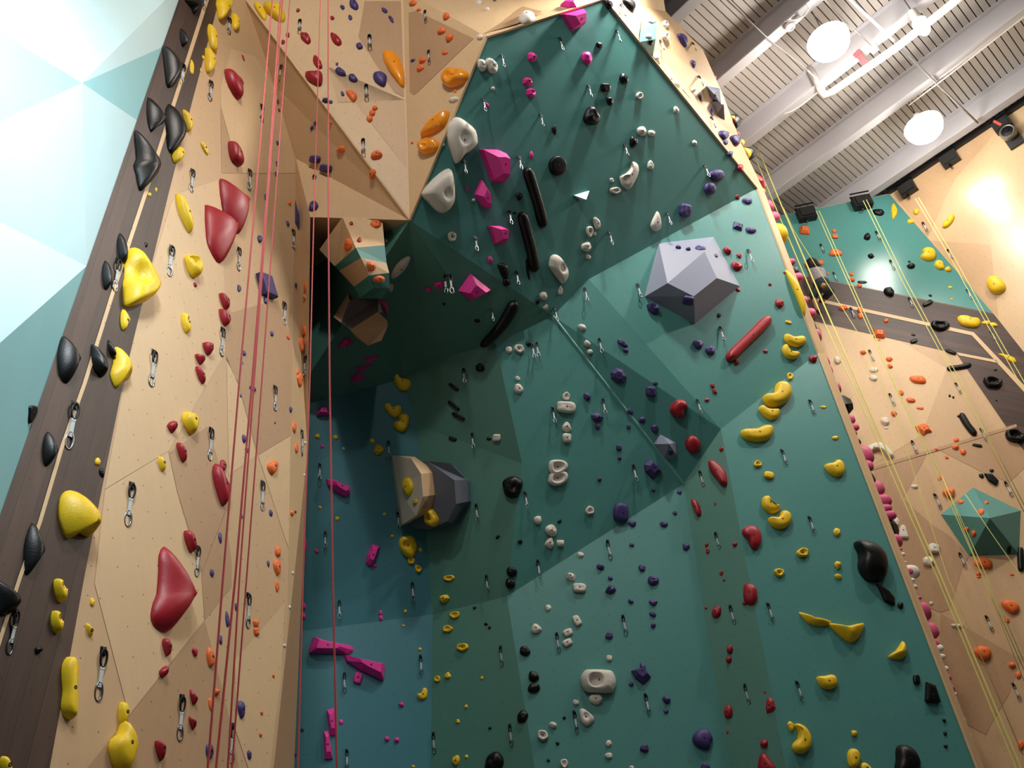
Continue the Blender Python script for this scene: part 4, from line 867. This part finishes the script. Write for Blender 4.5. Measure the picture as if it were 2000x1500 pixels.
rows('white', '1636 703 14 18;1707 722 17 12;1706 738 17 12;1729 822 18 16;1731 836 9 5;1787 950 18 8 a;1750 1019 14 20 o -15;1824 1071 22 19 s;1814 1096 24 21 o -25;1819 1178 9 7;1870 1222 25 10 a')
traced('white', 1500, 750, '1010,1210 1035,1110 1055,1095 1075,1110 1098,1205', kind='block', word='tapered', sm=0, label='white tapered block at the left of the far plywood wall')
bar('white', [(1688, 895), (1700, 876), (1720, 870), (1740, 888)], [5, 7, 8, 6], 'arch shaped', label='large white arch shaped hold behind the tower edge on the far wall')

# ================================================================ holds sticking out past the right edge of the tower
def edge_hold(colour, x, y, w_, h_, facet=False, label=None):
    best = None
    for i in range(len(EDGE)-1):
        a, c = proj(EDGE[i])[0], proj(EDGE[i+1])[0]
        if min(a.y, c.y)-1 <= y <= max(a.y, c.y)+1:
            t = (y-a.y)/(c.y-a.y); p = EDGE[i].lerp(EDGE[i+1], t); best = (p, (EDGE[i+1]-EDGE[i]).normalized()); break
    if not best: print('EDGE MISS', x, y); return
    p, d = best; n = d.cross(back).normalized()
    if n.x < 0: n = -n
    pe, dep = proj(p); sc = dep/FPX
    H = max(.05, (x+w_/2-pe.x)*sc*1.0+.02)
    ext = (proj(p+n*H)[0].x-pe.x)
    if ext > 1: H *= min(1.3, max(.15, (x+w_/2-pe.x)/ext))
    H = min(max(H, .03), .35, h_*sc*.9)
    bk = back.normalized(); rad = h_*sc*.5; loc = p+bk*(rad*.75+.04)-n*.004
    M = Matrix((d, bk-n*bk.dot(n), n)).transposed()
    prof = PROF['facet'] if facet else PROF['dome']; N = 6 if facet else 18; vv = []; ff = []; ph = (x*3+y) % 6.28
    for r, z in prof:
        for i in range(N):
            an = 2*math.pi*i/N+ph; f = 1+.1*math.sin(2*an+ph); vv.append(Vector((math.cos(an)*rad*r*f, math.sin(an)*rad*.75*r*f, z*H)))
    for k in range(len(prof)-1):
        for i in range(N): a = k*N+i; b = k*N+(i+1) % N; ff.append((a, b, b+N, a+N))
    t = (len(prof)-1)*N; ff += [tuple(range(t, t+N)), tuple(range(N))[::-1]]
    o = link('climbing_hold', vv, ff, HM['rose' if colour == 'pink' else colour], smooth=not facet); o.matrix_world = Matrix.Translation(loc) @ M.to_4x4()
    ITEMS.append([o, colour, 'angular' if facet else 'rounded', x, y, w_, h_, 'edge', label, 'climbing hold', None, 'climbing_hold'])
for c_, t in (('red', '1395 142 6 14;1425 226 12 24;1441 255 9 14;1480 345 26 44 f;1490 380 14 16;1491 392 14 18'), ('yellow', '1436 225 9 14;1455 272 10 14;1462 292 14 32;1487 366 14 16;1523 448 32 46;1577 626 12 30'),
  ('black', '1448 228 18 28;1473 292 16 28;1552 527 18 30;1588 636 14 26;1622 745 10 18;1654 808 26 50 f;1679 900 8 14;1708 982 9 36;1746 1082 22 54 f;1860 1392 9 36'),
  ('pink', '1505 393 12 32;1515 418 18 22;1550 512 14 14;1565 541 10 24;1575 585 8 20;1586 609 18 26;1598 650 14 32;1616 702 12 26;1621 725 14 28;1636 767 16 32;1665 847 14 20;1674 866 12 20;1672 880 7 14;1699 927 20 40;1704 952 8 28;1723 1000 14 32;1736 1029 22 26;1738 1045 16 20;1750 1060 16 24;1761 1110 8 28;1771 1129 9 8;1784 1171 10 22;1805 1221 12 10;1811 1243 22 38;1827 1278 20 32;1833 1303 10 22;1856 1360 10 12;1862 1377 12 18;1896 1471 18 32'),
  ('white', '1780 1139 12 10;1786 1155 9 7;1795 1172 14 28;1799 1188 13 10;1804 1201 14 10;1842 1310 12 16;1848 1325 12 13;1855 1345 11 10;1871 1387 10 7;1881 1428 12 14;1893 1452 12 14;1908 1495 15 22')):
    for q in t.split(';'):
        q = q.split(); edge_hold(c_, *[float(v) for v in q[:4]], facet=len(q) > 4)
# long yellow hold wrapped on the edge of the teal panel
make_hold(smooth_closed([(1534, 523), (1549, 536), (1562, 556), (1573, 588), (1573, 612), (1568, 614), (1553, 575), (1538, 540)], 3), 'yellow', 'dome', 'long', where=(P['D'].lerp(P['J'], .62), Vector((-.05, -.95, -.2)).normalized(), 'teal'), hf=.7, noise=0, label='long smooth yellow hold wrapped along the right edge of the teal panel')

# ================================================================ quickdraws
def make_draw():
    root = empty('quickdraw', (0, 0, 0))
    h = MB(); h.box((0, 0, -.002), (.034, .004, .05)); h.lathe((0, -.002, .008), [(.010, 0), (.010, -.010), (.006, -.013)], Vector((0, 1, 0)), 8)
    h.build('hanger', DARK, root)
    def biner(z, r=.0062, wid=.017, H=.096, flip=1):
        pts = []
        for i in range(20):
            a = 2*math.pi*i/20; k = 1.0+(.12*math.sin(a)*flip); pts.append((math.cos(a)*wid*k, -.016, z+math.sin(a)*H/2))
        return pts
    MB().tube(biner(-.045), .0062, 6, closed=True).build('carabiner', DARK, root, smooth=True)
    s = MB(); s.box((0, -.016, -.142), (.019, .006, .120)); s.box((0, -.016, -.10), (.021, .009, .016)); s.box((0, -.016, -.184), (.021, .009, .016)); s.build('sling', SLING, root)
    MB().tube(biner(-.225, wid=.019, H=.10, flip=-1), .0060, 6, closed=True).build('carabiner', STEEL, root, smooth=True)
    root.location = (0, 0, -50); return root
proto = make_draw(); used = [False]
def copy_tree(o, parent=None):
    c = o.copy(); COL.objects.link(c); c.parent = parent
    for ch in o.children: copy_tree(ch, c)
    return c
DR = '''445 55 35;408 182 42;372 355 42;485 353 38;330 512 56;464 508 42;431 670 52;295 722 66;136 835 88;408 870 60;250 988 80;383 1098 56;193 1320 98;350 1405 84;21 1237 84;482 1195 64;450 1455 74;535 780 46;510 970 54;587 866 46;571 469 36;553 614 42;598 717 38;550 145 32;509 225 36;224 540 60;353 150 44;397 6 30
586 51 22;722 82 24;716 180 26;710 287 28;832 32 20;839 111 22;614 358 28;967 9 18
981 120 24;1095 87 24;1207 72 24;945 206 25;1151 179 24;1057 236 24;1015 319 26;907 327 26;1222 294 24;1380 335 24;996 426 26;929 477 28;1192 466 26;1010 544 26;1085 615 26;1144 576 26;1248 569 27;1173 676 28;872 557 36;880 556 36;961 615 22;1041 687 28;1050 684 28;907 735 28
1306 428 24;1465 501 26;1410 653 28;1081 812 30;1180 795 30;924 862 29;1027 978 32;932 1002 32;1240 925 33;1190 1075 36;1052 1112 34;1365 795 28;1586 796 28;1531 894 30;1371 936 30;1402 1057 32;1585 1026 32;624 922 30;635 1055 30;759 878 30;777 1017 30
806 1156 34;663 1191 34;673 1334 36;822 1300 36;848 1452 38;677 1484 36;952 1141 32;980 1282 36;1090 1256 36;1220 1222 37;1264 1377 40;1124 1411 40;998 1437 40;1431 1202 36;1504 1197 36;1460 1357 38;1561 1351 38
1216 21 24;1292 89 20;1368 159 20;1392 240 22;1355 92 16
1606 486 18;1631 541 18;1715 462 20;1743 518 20;1807 444 20;1856 497 20;1893 575 20;1665 611 20;1779 591 20;1702 695 22;1939 655 20;1742 781 24;1871 759 22;1786 874 26;1921 850 26;1831 980 30;1970 956 30;1880 1095 30;1932 1219 32;1985 1352 34'''
for tok in DR.replace('\n', ';').split(';'):
    x, y, l = [float(v) for v in tok.split()]
    vd = Vector((650-x, -1660-y)).normalized(); tp = Vector((x, y))+vd*l/2
    hh = hit(tp.x, tp.y) or hit(x, y)
    if hh is None: print('DRAW MISS', x, y); continue
    loc, n, zone = hh
    o = proto if not used[0] else copy_tree(proto); used[0] = True
    loc = loc+n*.004
    a = math.atan2(n.y, n.x)+math.pi/2+((x*7) % 10-5)*.05
    p0, dep = proj(loc); pl = (proj(loc+Vector((0, 0, -.27)))[0]-p0).length
    s_ = max(.8, min(1.35, l/pl))
    o.location = loc; o.rotation_euler = (0, 0, a); o.scale = (s_*1.15, s_, s_)
    ITEMS.append([o, '', 'quickdraw', x, y, 12, l, zone, None, 'quickdraw', None, 'quickdraw'])

# ================================================================ ropes
def rope(pts, y, r, m, label, group):
    b = MB(); out = []
    for strand in pts:
        P_ = [at_y(px, py, y+(.0 if not out else .03)) for px, py in strand]; out = P_
        b.tube(P_, r, 6)
    o = b.build('climbing_rope', m, smooth=True); tag(o, label, 'climbing rope', group)
g_ = 'coral red ropes hanging in front of the left walls'
rope([[(522, -120), (532, 0), (500, 375), (467, 750), (436, 1125), (406, 1500), (386, 1750)]], 4.0, .0062, ROPER, 'leftmost coral red rope hanging in front of the left plywood wall', g_)
rope([[(560, -120), (548, 0), (522, 375), (492, 750), (460, 1125), (422, 1500), (398, 1750)]], 4.05, .0066, ROPER, 'second coral red rope from the left, close beside the third', g_)
rope([[(562, -120), (552, 0), (524, 375), (496, 750), (468, 1125), (445, 1500), (430, 1750)]], 4.2, .0055, ROPER, 'third coral red rope from the left, overlapping the second near its top', g_)
rope([[(576, -120), (566, 0), (539, 375), (511, 750), (482, 1125), (453, 1500), (435, 1750)]], 4.1, .0050, ROPER, 'fourth coral red rope from the left, thin and set apart', g_)
rope([[(630, -120), (626, 0), (614, 375), (605, 750), (592, 1125), (582, 1500), (576, 1750)]], 5.0, .0056, ROPER, 'coral red rope running down the corner where plywood meets teal', g_)
rope([[(641, -120), (641, 0), (641, 375), (644, 750), (650, 1125), (658, 1500), (664, 1750)]], 4.6, .0066, ROPER, 'rightmost coral red rope, hanging in front of the dark cave', g_)
g_ = 'yellow ropes hanging in front of the far wall'
Yr = [([[(1480, 290), (1515, 375), (1625, 632), (1676, 750), (1837, 1125), (1994, 1500), (2100, 1750)]], 12.3, .013, 'bright yellow rope nearest the tower edge, the right one of the first pair'),
 ([[(1472, 300), (1502, 375), (1610, 630), (1664, 750), (1829, 1125), (1984, 1500), (2090, 1750)]], 12.2, .010, 'yellow rope skimming the tower edge, the left one of the first pair'),
 ([[(1530, 405), (1550, 450), (1612, 548), (1672, 644), (1742, 790), (1850, 1125), (1998, 1475)]], 12.5, .006, 'thin yellow rope passing over the climber'),
 ([[(1594, 412), (1700, 650), (1745, 750), (1830, 925), (1912, 1110), (2010, 1330)], [(1600, 412), (1706, 650), (1752, 760), (1840, 930), (1920, 1110), (2016, 1330)]], 12.6, .007, 'double strand yellow rope from the leftmost wall mounted rope device'),
 ([[(1686, 392), (1760, 545), (1835, 685), (1872, 750), (2005, 1010)], [(1692, 390), (1768, 545), (1843, 685), (1880, 750), (2012, 1010)]], 12.6, .007, 'double strand yellow rope from the second wall mounted rope device'),
 ([[(1788, 388), (1860, 510), (1920, 620), (1990, 745), (2060, 880)], [(1794, 386), (1868, 510), (1928, 620), (1998, 742), (2068, 880)]], 12.6, .007, 'double strand yellow rope crossing the far plywood at the upper right'),
 ([[(1885, 965), (1935, 1040), (1982, 1107), (2080, 1250)]], 12.4, .006, 'thin yellow green rope crossing the teal pyramid, its right one'),
 ([[(1840, 930), (1880, 1030), (1915, 1115), (2000, 1330)]], 12.4, .005, 'thin yellow green rope crossing the teal pyramid, its left one')]
for pts, y, r, lab in Yr: rope(pts, y, r, ROPEY, lab, g_)

# ================================================================ wall mounted rope devices
def belay(loc, n, label, s=1.0, disc=False):
    root = empty('auto_belay_device', loc); x = n.cross(Vector((0, 0, 1))).normalized(); z = x.cross(n); z = z if z.z > 0 else -z
    M = Matrix((x, n, z)).transposed(); root.matrix_world = Matrix.Translation(loc) @ M.to_4x4()
    b = MB(); b.box((0, .10*s, 0), (.40*s, .20*s, .30*s)); b.box((0, .215*s, 0), (.30*s, .03*s, .22*s)); b.build('body', BLACKP, root)
    b = MB(); b.box((0, .12*s, .20*s), (.44*s, .02*s, .035*s)); b.box((0, .19*s, .24*s), (.44*s, .02*s, .03*s))
    b.box((-.2*s, .12*s, .17*s), (.02*s, .03*s, .10*s)); b.box((.2*s, .12*s, .17*s), (.02*s, .03*s, .10*s)); b.build('bracket', STEEL if disc else DARK, root)
    b = MB(); b.lathe((.06*s, .10*s, -.20*s), [(.035*s, -.02), (.05*s, 0), (.035*s, .02)], Vector((1, 0, 0)), 12); b.build('pulley', STEEL, root)
    if disc:
        MB().box((.05*s, .24*s, .05*s), (.06*s, .03*s, .24*s), Matrix.Rotation(.35, 3, 'Y')).build('webbing', mat('orange_webbing', (226, 84, 60), .7), root)
        d = MB(); d.lathe((-.02*s, .16*s, -.34*s), [(.10*s, -.12), (.17*s, -.10), (.185*s, 0), (.185*s, .10), (.16*s, .13), (.14*s, .12)], Vector((0, 1, 0)), 28)
        d.build('drum_housing', mat('grey_cast_aluminium', (150, 148, 138), .45, .5), root, smooth=False)
        MB().lathe((-.02*s, .16*s, -.34*s), [(.138*s, .11), (.138*s, .125), (.05*s, .135), (.04*s, .15)], Vector((0, 1, 0)), 24).build('drum_cover', DARK, root)
        MB().box((-.02*s, .04*s, -.56*s), (.34*s, .08*s, .30*s)).build('mounting_plate', BLACKP, root)
    tag(root, label, 'auto belay device', 'auto belay devices under the roof on the far wall')
belay(r1(1574, 425), n1, 'black rope device at the top left of the far teal panel', .95)
belay(r1(1682, 402), n1, 'black rope device at the top middle of the far teal panel', .95)
belay(r2(1776, 372), n2, 'black rope device at the corner of the far teal and plywood walls', .85)
belay(r2(1858, 314), n2, 'black rope device under the roof in the middle of the far plywood wall', .85)
belay(r2(1960, 248), n2, 'rope device with a big round grey drum and orange webbing at the upper right', .80, True)

# ================================================================ lamps, pipes and conduits under the roof
def lamp(x, y, z, label, r=.33):
    root = empty('high_bay_lamp', (x, y, z))
    MB().lathe((0, 0, 0), [(.03, .10), (.07, .08), (.08, -.02), (r*.7, -.14), (r*.96, -.22), (r*.97, -.24)], n=28).build('housing', PIPE, root, smooth=False)
    MB().lathe((0, 0, -.24), [(r*.99, .0), (r*.98, -.08), (r*.86, -.20), (r*.6, -.29), (r*.25, -.34)], n=28).build('lens', LAMPE, root, smooth=True)
    MB().tube([(0, 0, .12), (0, 0, ZD-z)], .012, 6).build('hanging_rod', STEEL, root)
    tag(root, label, 'lamp', 'high bay lamps under the roof')
LL = ['glowing lamp under the roof nearest the tower, upper left of the white pipe', 'glowing lamp under the roof just above the far wall', 'glowing lamp at the top of the photo beside the white pipe',
      'lamp out of view above the viewer, nearest the prow', 'lamp out of view above the viewer, right of the prow', 'added fill light out of view far to the right', 'added fill light out of view near the left wall', 'lamp out of view behind the viewer on the right', 'lamp out of view behind the viewer on the left']
for (x, y, z, e), lab in list(zip(HIGHBAY_AND_FILL, LL))[:3]: lamp(x, y, z-.0, lab, .12 if 'top of' in lab else .36)
def at_z(px, py, z): r = ray(px, py); return CAM+r*((z-1.6)/r.z)
def pipe(name, pts, r, m, label, cat, z, ends=()):
    P_ = [at_z(px, py, z) for px, py in pts]
    if 'up0' in ends: P_ = [Vector((P_[0].x, P_[0].y, ZD))]+[Vector((P_[0].x, P_[0].y, z+r*2.2)), P_[0]+Vector((0, 0, r*.35))+(P_[1]-P_[0]).normalized()*r*.35]+[P_[0]+(P_[1]-P_[0]).normalized()*r*2.2]+P_[1:]
    o = MB().tube(P_, r, 12).build(name, m, smooth=True); tag(o, label, cat)
    return o
pipe('water_pipe', [(1611, 190), (1752, 92), (1862, 5), (1960, -75)], .072, PIPE, 'thick white water pipe with an elbow end under the roof', 'pipe', 13.9, ('up0',))
pipe('sprinkler_pipe', [(1640, -22), (1662, 0), (1745, 80)], 0.026, PIPE, 'thin white branch pipe running into the thick white pipe', 'pipe', 14.05)
pipe('conduit', [(1745, 80), (1838, 172), (1910, 240)], .020, CONDUIT, 'grey conduit crossing the beams toward the far wall', 'conduit', 14.18)
pipe('conduit', [(1590, -20), (1612, 0), (1655, 45), (1706, 93)], .011, CONDUIT, 'thin conduit ending at a small junction box near the red strap', 'conduit', 14.15)
pipe('conduit', [(1420, 0), (1500, 75), (1578, 138)], .011, CONDUIT, 'thin pale conduit crossing the deck left of the lamps', 'conduit', 14.20)
pipe('conduit', [(1776, 205), (1888, 120), (2000, 33), (2060, -15)], .014, PIPE, 'long pale conduit running along the lower flange of a beam', 'conduit', 14.17)
pipe('cable', [(1578, 138), (1592, 152), (1601, 166), (1600, 178), (1565, 206), (1545, 218), (1532, 222)], .011, PIPE, 'white looping cable below the second visible beam', 'cable', 14.12)
pipe('cable', [(1706, 93), (1718, 85), (1724, 68), (1732, 58), (1755, 48), (1780, 25)], .008, PIPE, 'thin cable from the junction box to the topmost lamp', 'cable', 14.1)
pipe('cable', [(1532, 42), (1556, 38), (1572, 30), (1582, 15), (1574, 8)], .010, PIPE, 'short white cable by the round cap above the left lamp', 'cable', 14.15)
def boxat(name, px, py, z, sz, m, label, cat, parentname=None):
    p = at_z(px, py, z); b = MB(); b.box((0, 0, 0), sz, Mx); b.box((0, 0, -sz[2]*.55), (sz[0]*.8, sz[1]*.8, sz[2]*.15), Mx); o = b.build(name, m, loc=(0, 0, 0)); o.location = p; tag(o, label, cat); return o
boxat('junction_box', 1707, 96, 14.1, (.12, .12, .08), PIPE, 'small white junction box left of the topmost lamp', 'junction box')
boxat('junction_box', 1558, 38, 14.2, (.12, .07, .06), PIPE, 'small white box on the cable beside the left lamp', 'junction box')
b = MB(); pz = at_z(1543, 52, 14.2); b.lathe((0, 0, 0), [(.08, .04), (.085, 0), (.08, -.03), (.05, -.04), (.045, -.02)], n=20); o = b.build('smoke_detector', PIPE); o.location = pz; tag(o, 'round white ceiling fitting beside the left lamp', 'smoke detector')
b = MB(); A_ = at_z(1671, 101, 14.25); B_ = at_z(1693, 126, 13.95); d_ = (B_-A_); b.box((0, 0, 0), (.10, .015, d_.length), d_.to_track_quat('Z', 'Y').to_matrix()); b.box(tuple(-d_*.35), (.13, .05, .08), d_.to_track_quat('Z', 'Y').to_matrix())
o = b.build('pipe_strap', mat('red_strap', (214, 70, 78), .6)); o.location = (A_+B_)/2; tag(o, 'red strap tying the thick white pipe to the beam', 'strap')

# ================================================================ the climber on the far wall
def skin(name, verts, edges, radii, m, parent=None, sub=2):
    me = bpy.data.meshes.new(name); me.from_pydata([tuple(v) for v in verts], edges, []); o = bpy.data.objects.new(name, me); COL.objects.link(o)
    if parent: o.parent = parent
    md = o.modifiers.new('skin', 'SKIN'); 
    for i, r in enumerate(radii): me.skin_vertices[0].data[i].radius = (r, r) if not isinstance(r, tuple) else r
    me.skin_vertices[0].data[0].use_root = True
    s = o.modifiers.new('sub', 'SUBSURF'); s.levels = sub; s.render_levels = sub
    md.use_smooth_shade = True; me.materials.append(m); return o
YB = 13.30
def J_(px, py, dy=0): return at_y(px, py, YB+dy)
base = J_(1604, 556)
per = empty('person', base)
def rel(p): return p-base
j = dict(pel=J_(1604, 556), waist=J_(1600, 547), chest=J_(1595, 533), neck=J_(1590, 524, .02), head=J_(1586, 515, .03), crown=J_(1584, 508, .04),
 shL=J_(1585, 529, .08), shR=J_(1599, 527, -.04), elR=J_(1591, 543, -.02), haR=J_(1581, 549, .18), fR=J_(1577, 549, .26), elL=J_(1577, 523, .15), haL=J_(1571, 514, .30),
 hiR=J_(1608, 560, -.08), knR=J_(1621, 571, .10), anR=J_(1607, 586, .26), toR=J_(1603, 588, .36), hiL=J_(1600, 561, .06), knL=J_(1588, 577, .12), anL=J_(1596, 604, .16), toL=J_(1602, 612, .26))
K = ['pel', 'waist', 'chest', 'neck', 'head', 'crown', 'shR', 'elR', 'haR', 'fR', 'shL', 'elL', 'haL', 'hiR', 'knR', 'anR', 'toR', 'hiL', 'knL', 'anL', 'toL']
Ix = {k: i for i, k in enumerate(K)}
ed = [('pel', 'waist'), ('waist', 'chest'), ('chest', 'neck'), ('neck', 'head'), ('head', 'crown'), ('chest', 'shR'), ('shR', 'elR'), ('elR', 'haR'), ('haR', 'fR'), ('chest', 'shL'), ('shL', 'elL'), ('elL', 'haL'), ('pel', 'hiR'), ('hiR', 'knR'), ('knR', 'anR'), ('anR', 'toR'), ('pel', 'hiL'), ('hiL', 'knL'), ('knL', 'anL'), ('anL', 'toL')]
rad = [.12, .105, .13, .05, .085, .06, .055, .042, .032, .018, .055, .042, .030, .085, .060, .038, .025, .085, .060, .038, .025]
SKIN = mat('person_skin', (176, 128, 102), .6); SHIRT = mat('mottled_grey_shirt', (150, 148, 158), .85, var=.3, scale=30); PANTS = mat('dark_trousers', (40, 52, 56), .85); HAIR = mat('dark_hair', (24, 20, 22), .6); SHOE = mat('dark_climbing_shoe', (36, 34, 38), .6)
skin('body', [rel(j[k]) for k in K], [(Ix[a], Ix[b_]) for a, b_ in ed], rad, SKIN, per)
MB().tube([rel(j['pel'].lerp(j['waist'], .3)), rel(j['waist']), rel(j['chest'].lerp(j['waist'], .4)), rel(j['chest']), rel(j['chest'].lerp(j['neck'], .6))], [.150, .155, .170, .170, .085], 14).tube([rel(j['chest'].lerp(j['shR'], .4)), rel(j['shR']), rel(j['shR'].lerp(j['elR'], .5))], [.10, .085, .065], 10).tube([rel(j['chest'].lerp(j['shL'], .4)), rel(j['shL']), rel(j['shL'].lerp(j['elL'], .5))], [.10, .085, .065], 10).build('shirt', SHIRT, per, smooth=True)
MB().tube([rel(j['waist'].lerp(j['pel'], .4)), rel(j['pel']), rel(j['pel'].lerp(j['hiR'], .7)+Vector((0, 0, -.04)))], [.155, .165, .10], 14).tube([rel(j['hiR']), rel(j['knR']), rel(j['anR'].lerp(j['knR'], .25))], [.115, .085, .06], 12).tube([rel(j['hiL']), rel(j['knL']), rel(j['knL'].lerp(j['anL'], .25))], [.115, .085, .07], 12).build('trousers', PANTS, per, smooth=True)
hd = rel(j['head']); b = MB()
b.lathe(hd+Vector((0, 0, -.03)), [(.05, -.13), (.10, -.08), (.125, 0), (.12, .07), (.085, .13), (.03, .155)], Vector((-.1, .1, 1)), 16); b.tube([hd+Vector((.03, -.08, -.02)), hd+Vector((.06, -.10, -.12)), hd+Vector((.09, -.09, -.22))], [.05, .045, .02], 10)
b.build('hair', HAIR, per, smooth=True)
for a_, t_ in (('anR', 'toR'), ('anL', 'toL')): MB().tube([rel(j[a_]), rel(j[a_].lerp(j[t_], .5)), rel(j[t_]), rel(j[t_]+(j[t_]-j[a_])*.25)], [.050, .050, .042, .02], 10).build('shoe', SHOE, per, smooth=True)
tag(per, 'person in grey shirt and dark trousers climbing the far wall beside the tower', 'person')

# ================================================================ the holds beyond the 300 largest become one object
HO = sorted([it for it in ITEMS if it[9] == 'climbing hold'], key=lambda it: -it[5]*it[6])
small = HO[300:]
vv = []; ff = []; mi = []; ms = []
bpy.context.view_layer.update()
for it in small:
    o = it[0]; k = len(vv); mw = o.matrix_world; me = o.data
    vv += [mw @ v.co for v in me.vertices]; m = me.materials[0]
    if m not in ms: ms.append(m)
    for f in me.polygons: ff.append(tuple(i+k for i in f.vertices)); mi.append(ms.index(m))
    for ch in list(o.children): bpy.data.objects.remove(ch)
    bpy.data.objects.remove(o); bpy.data.meshes.remove(me)
so = link('climbing_hold_foot_chips', vv, ff, ms, smooth=True, mi=mi)
tag(so, 'the many smallest coloured climbing chips scattered over all the walls', 'climbing holds', kind='stuff')
dead = set(id(i) for i in small); ITEMS = [i for i in ITEMS if id(i) not in dead]

# ================================================================ labels: colour, form and the nearest findable landmark
LM = [('large rough white hold on the overhang', 905, 273), ('lower large white hold on the overhang', 860, 372), ('pink wedge at the prow top', 1120, 30), ('black flat disc on the overhang', 1089, 324), ('long black tubes', 1045, 430), ('white swept hold', 1230, 342), ('white pointed upright hold', 1282, 433),
 ('white oval pocket hold', 1092, 525), ('grey pentagonal volume', 1350, 540), ('long red bar', 1465, 658), ('prow tip', 1080, 617), ('cave volumes', 705, 540), ('purple hexagonal hold', 1208, 733), ('small grey pyramid', 1300, 873), ('purple star shaped hold', 1273, 914),
 ('large round black hold', 1000, 950), ('stacked white double dishes', 1089, 923), ('purple blocky hold', 1212, 1003), ('slate volume', 880, 960), ('cream plywood volume', 800, 955), ('largest yellow bean', 1515, 770), ('yellow heart shaped hold', 1632, 912), ('facing yellow crescents', 1515, 1000), ('red oval', 1470, 1049),
 ('huge glossy black hold', 1705, 1095), ('touching yellow blades', 1630, 1220), ('white barrel hold', 1169, 1330), ('purple tumbling cube', 1252, 1313), ('yellow comma hold', 1567, 1440), ('crossing pink wedges', 675, 1285), ('upright pink bars', 645, 1430), ('largest pocketed yellow hold', 798, 1066), ('big black bottom hold', 964, 1487), ('large red hold of the green strip', 1464, 1160), ('bulky purple bottom hold', 1373, 1442), ('black four sided block', 1820, 1352),
 ('glossy orange teardrop', 768, 133), ('glossy orange dish by the prow', 886, 150), ('glossy orange fin', 847, 240), ('two lobed red hold', 614, 152), ('teal box volume', 1266, 70), ('grey triangle volumes', 1400, 205), ('huge red fins', 450, 430), ('biggest yellow horn', 273, 540), ('flat purple slab', 522, 560), ('long curved red horn', 434, 945), ('biggest red boot hold', 340, 1150), ('biggest yellow scoop', 158, 1003), ('yellow saddle hold', 240, 715), ('yellow peanut', 137, 1342), ('large yellow bulb', 243, 1450), ('large red rounded hold', 460, 163), ('largest upper black fin', 290, 310), ('pair of black fins', 330, 230), ('white chalked fin side of the prow', 1334, 77),
 ('teal pyramid', 1918, 1020), ('far plank band', 1780, 625), ('black ball on the far band', 1737, 569), ('largest yellow far teal hold', 1814, 495), ('orange half moon', 1632, 493), ('lamp reflection', 1950, 400), ('orange angular hold of the far wall', 1804, 836), ('white arch hold', 1715, 885), ('thick yellow rope bundle', 1910, 1300), ('large rounded orange edge hold', 1974, 1185), ('long yellow edge hold', 1556, 570), ('climber', 1600, 555)]
LM = [l for l in LM if 'chalked fin' not in l[0]]
def direction(dx, dy):
    a = math.degrees(math.atan2(-dy, dx)) % 360
    return ['right of', 'above and right of', 'above', 'above and left of', 'left of', 'below and left of', 'below', 'below and right of'][int((a+22.5)//45) % 8]
ZN = dict(ply='plywood', band='dark plank', teal='teal', upper='teal overhang', roof='dark cave', back='far wall', vol='volume mounted', cyan='teal', edge='tower edge')
ZG = dict(ply='on the plywood walls', band='on the dark plank band', teal='on the lower teal wall', upper='on the teal overhang', roof='in the dark cave', back='on the far wall', vol='on the volumes', cyan='on the near wall', edge='sticking out past the tower edge')
for it in ITEMS:
    o, col_, word, x, y, w_, h_, zone, lab, cat, grp, nm = it
    if not grp: o['group'] = (f'{col_} climbing holds ' if cat != 'quickdraw' else 'quickdraws ')+ZG[zone]
    o['category'] = cat
    if lab: continue
    sz = max(w_, h_); size = 'tiny' if sz < 10 else 'small' if sz < 16 else 'medium' if sz < 28 else 'large'
    ds = sorted((math.hypot(x-a, y-b_), nme, a, b_) for nme, a, b_ in LM)
    ds = [d for d in ds if d[0] > 14]
    d, nme, a, b_ = ds[0]
    rel_ = direction(x-a, y-b_)+' the '+nme
    if cat == 'quickdraw': it[8] = f'{ZN[zone]} quickdraw '+rel_
    else: it[8] = f'{size} {col_} {word} hold '+rel_
from collections import defaultdict
for rnd in range(3):
    G = defaultdict(list)
    for it in ITEMS: G[it[8]].append(it)
    for lab, its in G.items():
        if len(its) < 2: continue
        xs = [i[3] for i in its]; ys = [i[4] for i in its]
        vert = max(ys)-min(ys) >= max(xs)-min(xs)
        its.sort(key=lambda i: i[4] if vert else i[3]); n = len(its)
        O = ['second', 'third', 'fourth', 'fifth', 'sixth', 'seventh', 'eighth']
        for q, it in enumerate(its):
            if n == 2: pre = ('upper' if q == 0 else 'lower') if vert else ('left' if q == 0 else 'right')
            elif q == 0: pre = 'topmost' if vert else 'leftmost'
            elif q == n-1: pre = 'lowest' if vert else 'rightmost'
            elif n == 3: pre = 'middle'
            else: pre = O[q-1]+('-highest' if vert else '-from-left')
            it[8] = pre+' '+it[8]
for it in ITEMS:
    L_w = it[8].split()
    if len(L_w) > 16: print('LONG', it[8])
    it[0]['label'] = it[8]
    if it[10]: it[0]['group'] = it[10]
bpy.context.view_layer.update()
